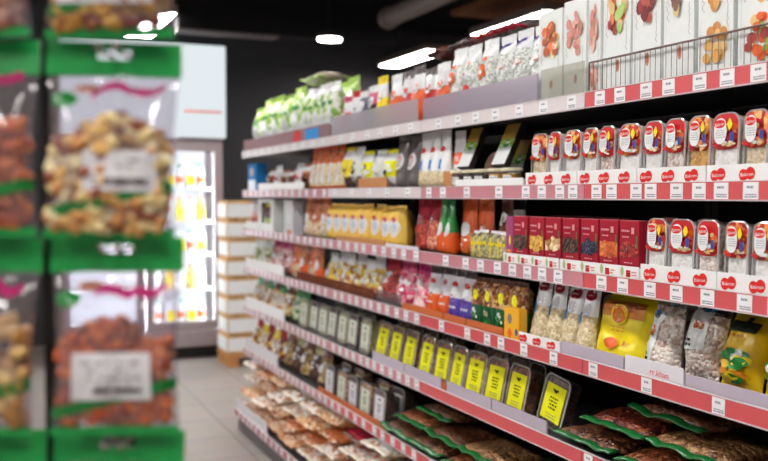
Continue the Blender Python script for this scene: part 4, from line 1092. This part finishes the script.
tray(3, 687, 800, 0.036, MAUVE, 'mauve card tray before the yellow bags at the right edge', 0.18, 0.008, hs=0.028)
def cap_bag(seed):
    def f(w):
        def dec(mb, S):
            mb.ellipse(S, 0.1, 0.85, 0.66, 0.075, DRED, n=18, p=2.6); mb.lines(S, -0.3, 0.5, 0.82, 0.88, 1, PALE, seed, 0.4)
            mb.ellipse(S, -0.55, 0.52, 0.34, 0.085, SKY, n=16); mb.ellipse(S, 0.15, 0.64, 0.5, 0.10, FILMC, n=14)
        return make_bag('seed_bag', w, 0.20, 0.065, 'pouch', [(0.55, N_OAT), (1, COOLW)], dec, seed=seed, seal=PALE, wr=0.12)
    return f
row(3, 523, 584, 4, [cap_bag(137), cap_bag(138)], '{n} clear seed bag with dark red cap print from the yellow carton', 'bag', 'red-capped seed bags on the fourth shelf', back=0.03, lean=0.12, jit=0.004, hj=0.03)
tray(3, 518, 561, 0.036, WHITE, 'white heart-logo tray before the red-capped seed bags', 0.14, 0.006, heart_tray(3), hs=0.02)
row(3, 556, 612, 3, [foot_bag(DGREEN, N_BROWN, PINK, 139, h=0.2), foot_bag(N_BROWN, SMOKE, BROWN, 140, h=0.2)], '{n} dark green-brown bag in the back row behind red-capped seed bags', 'bag', 'dark back-row bags on the fourth shelf', back=0.18, jit=0.0)
def oval_green(seed):
    def f(w):
        def oval(mb, S): mb.ellipse(S, 0.1, 0.66, 0.42, 0.115, ACID, n=18); mb.lines(S, -0.15, 0.3, 0.62, 0.7, 2, GREEN, 2, 0.4)
        def foot(mb, S): mb.blobs(S, 0, 0.26, 0.6, 0.12, 10, [DGREEN, N_PALEGR, COOLW, GREEN], seed, 0.35)
        return make_bag('seed_bag', w, 0.17, 0.055, 'block', [(0.48, DGREEN), (1, N_MIX)], [('oval_label', oval), ('foot_print', foot)], seed=seed, seal=BROWN, wr=0.1)
    return f
row(3, 467, 521, 4, [oval_green(141), oval_green(142)], '{n} green-footed bag with yellow oval label from the violet bags', 'bag', 'green bags with yellow ovals', back=0.035, dz=0.003, jit=0.004)
o = make_carton('small_carton', 0.085, 0.10, 0.03, plain('carton_sun', (240, 178, 30), rough=0.5), lambda mb, S: (mb.ellipse(S, -0.2, 0.68, 0.3, 0.16, GREY_INK, n=16), mb.ellipse(S, -0.2, 0.24, 0.3, 0.16, ORANGE, n=14, p=1.4), mb.ellipse(S, 0.7, 0.3, 0.16, 0.12, BLUE, n=10))); tag(o, 'small yellow carton before the green bags with yellow ovals', 'carton'); put(o, 3, along(514, D + 0.012), 0.0045, depth=0)
def cone_bag(c, seed):
    def f(w):
        def dec(mb, S):
            mb.ellipse(S, 0, 0.66, 0.5, 0.06, RED, n=14); mb.ellipse(S, 0, 0.55, 0.55, 0.08, COOLW, n=14); mb.lines(S, -0.6, 0.6, 0.2, 0.28, 1, COOLW, seed, 0.5); mb.blobs(S, 0, 0.42, 0.4, 0.06, 6, [COOLW, BROWN, c], seed, 0.4)
        return make_bag('snack_bag', w, 0.19, 0.06, 'pouch', [(0.40, c), (0.82, PALE), (1, SMOKE)], dec, seed=seed, seal=SMOKE, wr=0.1)
    return f
row(3, 419, 467, 4, [cone_bag(ORANGE, 143), cone_bag(ORANGE, 144), cone_bag(PURPLE, 145), cone_bag(NAVY if False else PURPLE, 146)], '', 'bag', 'white bags with coloured feet, fourth shelf', back=0.03, dz=0.003, lean=0.05,
    sub=['white bag with orange-red foot beside the magenta bags', 'white bag with orange-red foot beside the violet-footed ones', 'white bag with violet foot, left of two', 'white bag with violet foot beside the green bags'])
for a, b, lab in [(402, 443, 'orange kraft tray before the orange-footed bags'), (443.5, 466, 'orange kraft tray before the violet-footed bags'), (466.5, 504, 'orange kraft tray before the green bags with ovals')]:
    tray(3, a, b, 0.032, KRAFT2, lab, 0.12, 0.008, group='orange kraft trays', hs=0.02)
MARSH = nutty('pink_marshmallows', [(226, 70, 120), (246, 214, 214), (206, 50, 100), (240, 150, 170)], 38)
def gather_bag(c, top, seed, h=0.2):
    return lambda w: make_bag('gathered_bag', w, h, 0.10, 'pouch', [(0.72, c), (1, top)], lambda mb, S: (mb.blobs(S, 0, 0.5, 0.6, 0.15, 7, [COOLW, PALE], seed, 0.3)), seed=seed, seal=top, wr=0.16)
row(3, 373, 418, 3, [gather_bag(N_RED, DRED, 147), gather_bag(MARSH, PINK, 148), gather_bag(MARSH, MAGENTA, 149)], '', 'bag', 'red and pink bags on the fourth shelf', back=0.02, sub=['dark red bag left of the magenta bags, fourth shelf', 'pink and white bag, left of two magenta ones', 'pink and white bag beside the orange-footed bags'])
YNUT = nutty('yellow_print', [(240, 214, 40), (246, 240, 210), (226, 190, 60), (180, 110, 60)], 42)
row(3, 318, 371, 6, [gather_bag(YNUT, COOLW, 150, 0.17), gather_bag(YNUT, PALE, 151, 0.18)], '{n} yellow and white bag from the left, fourth shelf', 'bag', 'yellow and white bags, fourth shelf', back=0.03, hj=0.06)
riser(3, 296, 374, 0.055, clear('amber_clear', (214, 176, 160), gloss=0.08, haze=0.35, haze_rgb=(160, 100, 76)), 'clear brownish riser before the yellow and white bags')
riser(3, 376, 401, 0.06, clear('fence_clear2', (236, 226, 232), gloss=0.12, haze=0.08), 'clear plastic riser before the dark red bag')
row(3, 288, 317, 4, [tall_snack(N_OAT, N_APRI, N_APRI, 152, 0.2), tall_snack(ORANGE, N_PEANUT, ORANGE, 153, 0.2)], '{n} tall orange bag from the left, fourth shelf far part', 'bag', 'tall orange bags of the far part', back=0.03)
row(3, 262, 287, 3, [gather_bag(nutty('rosy_print', [(214, 150, 150), (236, 220, 216), (186, 90, 100)], 40), PINK, 154)], '{n} rosy bag from the left, far part of fourth shelf', 'bag', 'rosy bags', back=0.03, dz=0.003)
row(3, 246, 261, 2, [gather_bag(nutty('lime_print', [(190, 200, 90), (240, 240, 230), (150, 160, 80)], 40), COOLW, 155, 0.17)], '{n} lime and white bag from the far end, fourth shelf', 'bag', 'lime bags', back=0.03, dz=0.003)
tray(3, 245, 283, 0.06, WHITE, 'white tray at the far end of the fourth shelf', 0.16, 0.008)

# ------------------------------------------------------------------ FIFTH SHELF (4): clamshells
def clam_decals(lab, crest=True, half=False):
    def dec(mb, S):
        mb.rect(S, -0.76, 0.76, 0.14, 0.82, lab, 2, 2)
        mb.ellipse(S, 0, 0.70, 0.16, 0.035, INK, n=8, p=1.3); mb.ellipse(S, -0.14, 0.725, 0.1, 0.02, INK, n=6); mb.ellipse(S, 0.14, 0.725, 0.1, 0.02, INK, n=6)
        mb.lines(S, -0.34, 0.34, 0.34, 0.60, 4, INK, 3, 0.5); mb.lines(S, -0.45, 0.45, 0.12, 0.28, 3, GREY_INK, 5, 0.3)
    return dec
SAGE = paper('label_sage', (214, 220, 202))
def clam(content, lab, h=0.158):
    return lambda w: make_tub('nut_clamshell', w, h, 0.055, content, clam_decals(lab), fill=0.98, round_=0.2, rim=0.004)
def clam_cells(shelf, cells, lean, back, group, dz=0.0026):
    for i, (p0, p1, mk, lab, roll) in enumerate(cells):
        d = D + back; s0, s1 = along(p0, d), along(p1, d)
        o = mk(min(s0 - s1 - 0.004, 0.12)); tag(o, lab, 'tub', group); put(o, shelf, (s0 + s1) / 2, back, lean=lean + rnd.uniform(-0.02, 0.02), dz=dz, depth=0.06, roll=roll, yaw=rnd.uniform(-0.04, 0.04))
        if rnd.random() < 0.75:
            o2 = dup(o); o2['label'] = 'back-row tub behind the ' + lab.replace('clear nut tub with ', ''); o2['group'] = group + ', back row'; o2.location.x += 0.085
yl = [372, 386, 399, 414, 432, 447, 462, 482, 502, 525]
cells = [(yl[i], yl[i + 1], clam(N_BROWN if i % 3 else N_MIX, ACID), f"clear nut tub with acid yellow label, {ORD[i]} from the left of its row", rnd.uniform(-0.02, 0.02)) for i in range(9)]
cells.append((536, 561, clam(N_DARK, ACID), 'clear nut tub with yellow label standing apart at the right end', 0.14))
clam_cells(4, cells, 0.2, 0.04, 'clear nut tubs with yellow labels')
o = clam(N_DARK, plain('label_mustard', (190, 170, 50)))(0.09); tag(o, 'dark nut tub set back in the gap of the yellow-labelled row', 'tub'); put(o, 4, along(532, D + 0.12), 0.14, lean=0.05, depth=0.06)
tc = [297, 307, 317, 325, 335, 345, 356, 371]
cells = [(tc[i], tc[i + 1], clam(N_DARK if i % 2 else N_PALEGR, SAGE), f"clear nut tub with pale sage label, {ORD[i]} from the left, fifth shelf", 0.0) for i in range(7)]
clam_cells(4, cells, 0.1, 0.03, 'clear nut tubs with sage labels')
for a, b, m, lab in [(372, 404, MAUVE, 'mauve tray under the left yellow-labelled tubs'), (404.5, 441, MAUVE, 'mauve tray under the middle yellow-labelled tubs'), (447, 492, MAUVE, 'mauve tray under the right yellow-labelled tubs'), (492.5, 548, MAUVE, 'mauve tray at the right end of the yellow-labelled row')]:
    tray(4, a, b, 0.044, m, lab, 0.17, 0.006, group='mauve trays of the nut tubs', hs=0.012)
mb = MB(); mb.box(-0.02, 0.02, 0, 0.002, 0, 0.03, KRAFT2); o = mb.build('kraft_divider'); m2 = MB(); m2.box(-0.02, 0.02, 0.0021, 0.03, 0, 0.002, KRAFT2); m2.build('foot', o); tag(o, 'small orange kraft divider between two mauve trays', 'divider'); put(o, 4, along(444, D + 0.01), 0.01, depth=0)
row(4, 284, 297, 2, [gather_bag(nutty('green_print', [(50, 140, 70), (120, 170, 90), (30, 100, 50), (230, 230, 200)], 45), GREEN, 160, 0.19)], '{n} green pack from the left beside the sage-labelled tubs', 'bag', 'green packs on the fifth shelf', back=0.03)
GOLDB = nutty('gold_print', [(214, 160, 70), (240, 214, 150), (170, 100, 60), (244, 236, 214)], 45)
row(4, 246, 283, 6, [gather_bag(GOLDB, GREEN, 161, 0.18), gather_bag(GOLDB, BROWN, 162, 0.19)], '{n} golden-brown pack from the far end, fifth shelf', 'bag', 'golden packs at the far end', back=0.03, dz=0.003)
tray(4, 245, 283.5, 0.065, WHITE, 'white tray at the far end of the fifth shelf', 0.16, 0.008)

# green-edged nut bags lying in heaps
def nut_pillow(c, seed, w=0.25, d_=0.20, h=0.052):
    return lying(0, w, d_, h, c, film('edge_green', (20, 112, 50)), seed, 'nut_bag')
def film_nut(name, base):
    return nutty(name, base, 75, rough=0.25)
def dim(name, cols): return nutty(name, cols, 85, rough=0.3)
P1 = [dim('shaded_mix', [(120, 76, 48), (86, 50, 34), (150, 100, 66), (66, 38, 28)]), dim('shaded_peanut', [(150, 84, 46), (120, 64, 36), (176, 110, 64), (90, 48, 30)]), dim('shaded_almond', [(104, 62, 40), (80, 46, 32), (128, 80, 54)]),  # dark brown nuts, with the shade under the board above in their colour
      dim('shaded_red', [(130, 52, 36), (100, 40, 30), (160, 84, 50), (76, 34, 26)]), dim('shaded_pale', [(168, 124, 80), (140, 96, 60), (186, 146, 100), (108, 70, 44)])]
hk = [nut_pillow(P1[i], 170 + i) for i in range(5)]; hu = set()
def heap(shelf, s0, pitch, rows, proto, used, back, group, cat, step=0.022, jy=0.0, js=0.0, jb=0.0, layer_word=None):
    """bags lying in layers; each layer rests on the highest bag of the layer below"""
    z = 0.0
    for lay, bags in enumerate(rows):
        hmax = 0.0
        for i, (k, lab) in enumerate(bags):
            if k is None: continue
            o = proto[k] if k not in used else dup(proto[k]); used.add(k)
            tag(o, lab, cat, group)
            put_lying(o, shelf, s0 - i * pitch - (0.35 * pitch if lay % 2 else 0) + rnd.uniform(-js, js), back + lay * step + rnd.uniform(0, jb), z, yaw=rnd.uniform(-jy, jy))
            hmax = max(hmax, top_of(o))
        z += hmax + 0.001
s_ = along(560, D + 0.03)
hu = set()
heap(4, s_ - 0.15, 0.272, [[(0, 'lowest green-edged nut bag near the end yellow-labelled tub, fifth shelf'), (1, 'green-edged nut bag at the middle foot of the fifth-shelf heap'), (2, 'green-edged nut bag at the right foot of the fifth-shelf heap')],
    [(3, 'green-edged nut bag, second layer next the end yellow-labelled tub'), (4, 'orange-brown nut bag, second layer of the fifth-shelf heap, middle'), (0, 'brown nut bag, second layer of the fifth-shelf heap, right')],
    [(None, ''), (2, 'brown nut bag topmost of the fifth-shelf heap, set back in the dark')]],
    hk, hu, 0.012, 'green-edged nut bags on the fifth shelf', 'nut bag')
# ------------------------------------------------------------------ SIXTH SHELF (5)
sa = along(386, D + 0.03)
heap(5, sa - 0.14, 0.272, [[(2, 'lowest green-edged nut bag beside the stacked tubs, sixth shelf'), (0, 'green-edged nut bag second along the foot, sixth shelf'), (1, 'green-edged nut bag third along the foot, sixth shelf'), (3, 'green-edged nut bag fourth along the foot, sixth shelf')],
    [(1, 'green-edged nut bag, second layer beside the stacked tubs, sixth shelf'), (2, 'brown green-edged nut bag, second layer, second along, sixth shelf'), (4, 'green-edged nut bag, second layer, third along, sixth shelf')],
    [(None, ''), (0, 'topmost green-edged nut bag of the sixth-shelf heap')]], hk, hu, 0.010, 'green-edged nut bags on the sixth shelf', 'nut bag', step=0.02)
tc = [322, 334, 346, 357, 370, 386]
cells = [(tc[i], tc[i + 1], clam(N_DARK if i % 2 == 0 else N_MIX, PALE if i % 2 == 0 else SAGE, 0.15), f"clear tub with pale label, {ORD[i]} from the left, sixth shelf", 0.0) for i in range(5)]
clam_cells(5, cells, 0.06, 0.02, 'clear tubs with pale labels, sixth shelf')
tray(5, 318, 387, 0.03, KRAFT2, 'orange kraft tray under the pale-labelled tubs, sixth shelf', 0.16, 0.008, hs=0.012)
def low_tub(content):
    mb = MB(); mb.loft([[Vector((p.x, p.z, z)) for p in rr(w_, w_ * 0.72, 0.02, 0)] for w_, z in ((0.13, 0.0), (0.15, 0.034), (0.156, 0.036), (0.156, 0.039))], CLEAR, (True, True))
    o = mb.build('flat_tub'); m2 = MB(); m2.loft([[Vector((p.x, p.z + 0.004, z)) for p in rr(w_, w_ * 0.68, 0.02, 0)] for w_, z in ((0.12, 0.002), (0.138, 0.031))], content, (True, True)); m2.build('contents', o); return o
ft = [low_tub(N_DARK), low_tub(N_BROWN)]; fu = set()
words = ['lowest', 'second', 'third', 'fourth', 'topmost']
for c in range(4):
    for j in range(5):
        k = 0 if c in (0, 3) else 1
        o = ft[k] if k not in fu else dup(ft[k]); fu.add(k)
        tag(o, f"{words[j]} flat tub in the {ORD[c]} stack from the left, sixth shelf back", 'tub', 'stacked flat tubs, sixth shelf')
        o.location = (D + 0.19, along(372, D + 0.18) + 0.55 - c * 0.178, TOP[5] + 0.002 + j * 0.0405); o.rotation_euler = (0, 0, -pi / 2)
        o.location.x = D + 0.185
row(5, 277, 320, 5, [gather_bag(nutty('olive_print', [(150, 120, 60), (200, 170, 110), (110, 80, 50)], 45), BROWN, 180, 0.21), gather_bag(N_DARK, N_PALEGR, 181, 0.2)], '{n} olive-brown pack from the left, sixth shelf', 'bag', 'olive packs, sixth shelf', back=0.03)
row(5, 246, 276, 5, [gather_bag(nutty('fire_print', [(190, 60, 40), (230, 180, 60), (120, 40, 40), (240, 226, 190)], 42), DRED, 182, 0.19), gather_bag(GOLDB, YEL, 183, 0.16)], '{n} red and yellow pack from the far end, sixth shelf', 'bag', 'red and yellow packs, sixth shelf', back=0.03, dz=0.003)
tray(5, 245, 276.5, 0.07, PALE, 'pale tray at the far end of the sixth shelf', 0.16, 0.008)

# ------------------------------------------------------------------ BOTTOM SHELF (6): heaps of biscuit and nut bags
WF = nutty('white_wrapped', [(240, 232, 224), (226, 196, 170), (206, 150, 110), (246, 244, 240)], 40, rough=0.25)
CRISP = plain('wrapped_cream', (236, 224, 208), rough=0.3, coat=0.4, var=0.2, scale=30)
kinds = [lying(0, 0.25, 0.21, 0.075, N_BISC, N_BISC, 190, 'biscuit_bag'), lying(0, 0.24, 0.21, 0.07, WF, CRISP, 191, 'biscuit_bag'), lying(0, 0.24, 0.21, 0.06, N_PEANUT, N_BISC, 192, 'biscuit_bag'),
         lying(0, 0.24, 0.20, 0.055, DRED, BROWN, 193, 'snack_bag'), lying(0, 0.24, 0.21, 0.065, YNUT, YEL, 194, 'snack_bag')]
ku = set()
lay_n = ['bottom', 'second', 'third', 'top']
se = 5.50; nst = 12
pat = [[0, 0, 1, 1], [0, 1, 0, 2], [0, 0, 1, 0], [0, 2, 1, 1], [1, 2, 0, 1], [0, 1, 2, 0], [1, 2, 1, 3], [1, 1, 1, 1], [1, 1, 4], [4, 4, 4], [1, 1, 1], [1, 1, 3]]
col_n = ['biscuit', 'white-wrapped', 'peanut', 'dark red', 'yellow']
ku = set()
for c in range(nst):
    rows = []
    for j, k in enumerate(pat[c][:4]):
        rows.append([(k, f"{col_n[k]} bag, {lay_n[j]} layer of the {ORD[c]} heap from the far end, bottom shelf")])
    heap(6, se - 0.13 - c * 0.276, 0.0, rows, kinds, ku, -BASE_OUT + 0.014, 'bags heaped on the bottom shelf', 'bag', step=0.012, jy=0.05, js=0.008, jb=0.03)
riser6 = [(5.55, 4.85)]
mb = MB(); mb.box(-0.34, 0.34, 0, 0.003, 0, 0.07, PALE); o = mb.build('shelf_riser'); m2 = MB(); m2.box(-0.34, 0.34, 0.0031, 0.01, 0, 0.002, PALE); m2.build('foot_strip', o)
tag(o, 'pale card riser at the far end of the bottom shelf', 'shelf riser'); put(o, 6, 5.2, -BASE_OUT + 0.002, depth=0)

# ------------------------------------------------------------------ rack of hanging nut bags close by on the left
RK = empty('bag_rack', (0.0605, 1.073, 0), -0.385); tag(RK, 'black upright rack with hooks that carries the green-headed nut bags', 'rack')
mb = MB(); mb.box(-0.0075, 0.0075, 0.0, 0.02, 0.02, 2.1, DARK); mb.build('post', RK)
for sx in (-1, 1):
    mb = MB(); mb.tube([(0, 0.012, 0.018), (0.28 * sx, 0.012, 0.018)], 0.016, DARK, 10); mb.build('foot', RK)
    mb = MB(); mb.tube([(0, 0.012, 0.018), (0, 0.012 + 0.26 * sx, 0.018)], 0.016, DARK, 10); mb.build('foot', RK)
HZ = [1.838, 1.628, 1.418, 1.208]                 # hook heights
STEEL = plain('hook_steel', (214, 214, 218), rough=0.2, metal=0.9)
CX = [0.0845, -0.0665]
for z in HZ:
    mb = MB(); mb.box(-0.135, 0.135, 0.005, 0.015, z - 0.014, z - 0.004, DARK); mb.build('cross_bar', RK)
    for x in CX:
        for dx in (-0.009, 0.009):
            mb = MB(); mb.tube([(x + dx, 0.008, z - 0.006), (x + dx, -0.004, z + 0.004), (x + dx, -0.034, z + 0.004), (x + dx, -0.05, z + 0.002), (x + dx, -0.061, z + 0.003), (x + dx, -0.066, z + 0.007)], 0.0022, STEEL, 8)
            mb.lathe([(0.0005, -0.003), (0.0032, -0.001), (0.0032, 0.002), (0.0005, 0.004)], STEEL, 10, (x + dx, -0.066, z + 0.008))
            mb.build('hook', RK)
HG = plain('header_green', (26, 170, 80), rough=0.35, coat=0.3, var=0.1)
BAGFILM = clear('pouch_film', (240, 236, 242), gloss=0.06, haze=0.09, rough=0.12, haze_rgb=(240, 238, 242))
STK = paper('sticker_white', (238, 236, 240))
def nut_cols(name, cols): return [plain(f'{name}_{i}', c, rough=0.4, coat=0.2, var=0.15, scale=120) for i, c in enumerate(cols)]
KIN = {'cashew': (nut_cols('cashew_nut', [(250, 220, 156), (242, 196, 120), (252, 232, 186), (222, 156, 90), (160, 90, 60)]), 0.0095, 1.7),
       'peanut': (nut_cols('roast_nut', [(232, 116, 40), (214, 94, 30), (240, 136, 60), (160, 66, 32)]), 0.0075, 1.3),
       'golden': (nut_cols('golden_nut', [(206, 150, 62), (222, 174, 90), (130, 66, 60), (176, 110, 50)]), 0.009, 1.4),
       'rosy': (nut_cols('rosy_nut', [(206, 150, 130), (180, 110, 90), (224, 180, 160), (140, 80, 70)]), 0.009, 1.3),
       'chick': (nut_cols('chick_nut', [(228, 186, 110), (240, 208, 140), (214, 164, 90), (196, 140, 70)]), 0.0095, 1.1)}
def blob_mesh(mb, c, r, el, mat, q):
    ax = Vector((q.uniform(-1, 1), q.uniform(-0.6, 0.6), q.uniform(-1, 1))).normalized()
    a = ax.orthogonal().normalized(); b = ax.cross(a); vs_ = []; fs = []; n = 8; rings = (-0.95, -0.62, 0.0, 0.62, 0.95)
    for t in rings:
        rr_ = r * math.sqrt(max(0, 1 - t * t)) * (1 + 0.1 * q.uniform(-1, 1))
        for k in range(n):
            w_ = 2 * pi * k / n; vs_.append(Vector(c) + ax * (t * r * el) + a * rr_ * cos(w_) + b * rr_ * sin(w_) * 0.8)
    for i in range(4):
        for k in range(n): fs.append((i * n + k, i * n + (k + 1) % n, (i + 1) * n + (k + 1) % n, (i + 1) * n + k))
    fs.append(tuple(range(n - 1, -1, -1))); fs.append(tuple(4 * n + k for k in range(n)))
    mb.add(vs_, fs, mat)
def hang_bag(kind, seed, lab_u=(-0.4, 0.8), lab_v=(0.27, 0.51)):
    q = random.Random(seed); w_, h_, d_ = 0.138, 0.177, 0.046
    S = bag_fn(w_, h_, d_, 'sack', seed, 0.12)
    root = make_bag('hanging_nut_bag', w_, h_, d_, 'sack', [(1, BAGFILM)], None, seed=seed, seal=BAGFILM, nu=16, nv=22, vs=0.95, wr=0.12)
    mats, r, el = KIN[kind]; mb = MB(); mb.lay = 0
    for k in range(330):
        u = q.uniform(-0.84, 0.84); v = q.uniform(0.08, 0.64 + 0.06 * sin(u * 4 + seed)); f = S(u, v).y; b = S(u, v, 0, 1).y; m = 0.006
        if b - f < 2.0 * m: continue
        y = f + m + 0.001 + (b - f - 2 * m) * (q.random() ** 2)
        blob_mesh(mb, (u * w_ / 2 * 0.95, y, v * h_), r * q.uniform(0.85, 1.1), el, q.choice(mats), q)
    mb.build('nuts', root, smooth=True, kind='stuff')
    ml = MB(); ml.base = 0.001; ml.rect(S, -1.0, 1.0, 0.10, 0.165, GREEN, 20, 2, skew=0.18); ml.build('green_ribbon', root, smooth=True)
    ml = MB(); ml.base = 0.001; ml.lay = 2; ml.rect(S, -0.99, 0.99, 0.0, 0.055, HG, 20, 2); ml.build('bottom_edge', root, smooth=True)
    ml = MB(); ml.base = 0.0015; ml.lay = 4; ml.rect(S, lab_u[0], lab_u[1], lab_v[0], lab_v[1], STK, 12, 5)
    ml.lines(S, lab_u[0] + 0.1, lab_u[1] - 0.1, lab_v[0] + 0.02, lab_v[1] - 0.04, 5, GREY_INK, seed, 0.35)
    ml.rect(S, lab_u[0] + 0.35, lab_u[1] - 0.15, lab_v[0] + 0.035, lab_v[0] + 0.07, SMOKE, 4, 1); ml.build('sticker', root, smooth=True)
    ml = MB(); vs_ = []; fs = []; n = 20                                  # pink zip strip
    for i in range(n + 1):
        u = -0.3 + 1.1 * i / n; v = 0.86 + 0.10 * noise.noise(Vector((u * 3, seed, 0.5))) + 0.03 * u
        vs_ += [S(u, v, 0.0012), S(u, v + 0.055, 0.0012)]
    for i in range(n): fs.append((2 * i, 2 * i + 2, 2 * i + 3, 2 * i + 1))
    ml.add(vs_, fs, MAGENTA); ml.build('zip_strip', root, smooth=True)
    ml = MB(); ml.lay = 1; ml.ellipse(S, -0.72, 0.82, 0.22, 0.05, GREEN, n=14); ml.ellipse(S, -0.4, 0.90, 0.2, 0.03, plain('ribbon_tan', (196, 120, 90)), n=12); ml.build('printed_leaves', root, smooth=True)
    mh = MB(); n = 14; c = S(0, 1).y                                       # folded green header with a euro slot between the hooks
    prof = lambda x: 0.0025 * noise.noise(Vector((x * 20, seed, 3)))
    for y0, y1 in ((-0.0022, -0.0008), (0.0008, 0.0022)):
        for x0, x1, z0, z1 in ((-w_ / 2 - 0.002, -0.018, 0.0, 0.037), (0.018, w_ / 2 + 0.002, 0.0, 0.037), (-0.018, 0.018, 0.0, 0.018), (-0.018, 0.018, 0.029, 0.037)):
            mh.box(x0, x1, c + y0, c + y1, h_ - 0.003 + z0, h_ - 0.003 + z1, HG)
    mh.box(-w_ / 2 - 0.002, w_ / 2 + 0.002, c - 0.0008, c + 0.0008, h_ + 0.0325, h_ + 0.034, HG)
    mh.build('header_card', root)
    return root
hb_spec = [(0, 0, 'golden', 201, 'golden nut bag at the top of the near column, cut by the picture top', (-0.75, 0.75), (0.18, 0.46)), (0, 1, 'cashew', 202, 'cream cashew bag with white sticker, second in the near column', (-0.38, 0.8), (0.27, 0.51)),
           (0, 2, 'peanut', 203, 'orange-brown peanut bag with white sticker, third in the near column', (-0.62, 0.64), (0.22, 0.5)), (0, 3, 'golden', 204, 'lowest bag of the near column, only its green header in view', (-0.5, 0.7), (0.25, 0.5)),
           (1, 0, 'rosy', 205, 'rosy nut bag at the top left corner of the rack', (-0.5, 0.6), (0.3, 0.55)), (1, 1, 'peanut', 206, 'brown nut bag at the left edge, second from the top', (-0.9, 0.1), (0.3, 0.6)),
           (1, 2, 'chick', 207, 'pale yellow chickpea bag at the left edge, third from the top', (-0.5, 0.45), (0.2, 0.5)), (1, 3, 'rosy', 208, 'lowest bag at the left edge under the chickpea bag', (-0.5, 0.6), (0.3, 0.55))]
RM = Matrix.Translation(RK.location) @ Matrix.Rotation(-0.385, 4, 'Z')
for c, r_, kind, seed, lab, lu, lv in hb_spec:
    o = hang_bag(kind, seed, lu, lv); tag(o, lab, 'nut bag', 'hanging nut bags on the rack')
    yc = 0.023 + 0.12 * 0.046
    A = Matrix.Rotation(-0.385 + rnd.uniform(-0.05, 0.05), 4, 'Z') @ Matrix.Rotation(rnd.uniform(-0.03, 0.03), 4, 'Y') @ Matrix.Rotation(-0.11, 4, 'X')
    hook_pt = RM @ Vector((CX[c], -0.034, HZ[r_] + 0.0042)); hole = Vector((0, yc, 0.177 + 0.0225))
    o.rotation_euler = A.to_euler(); o.location = hook_pt - A @ hole
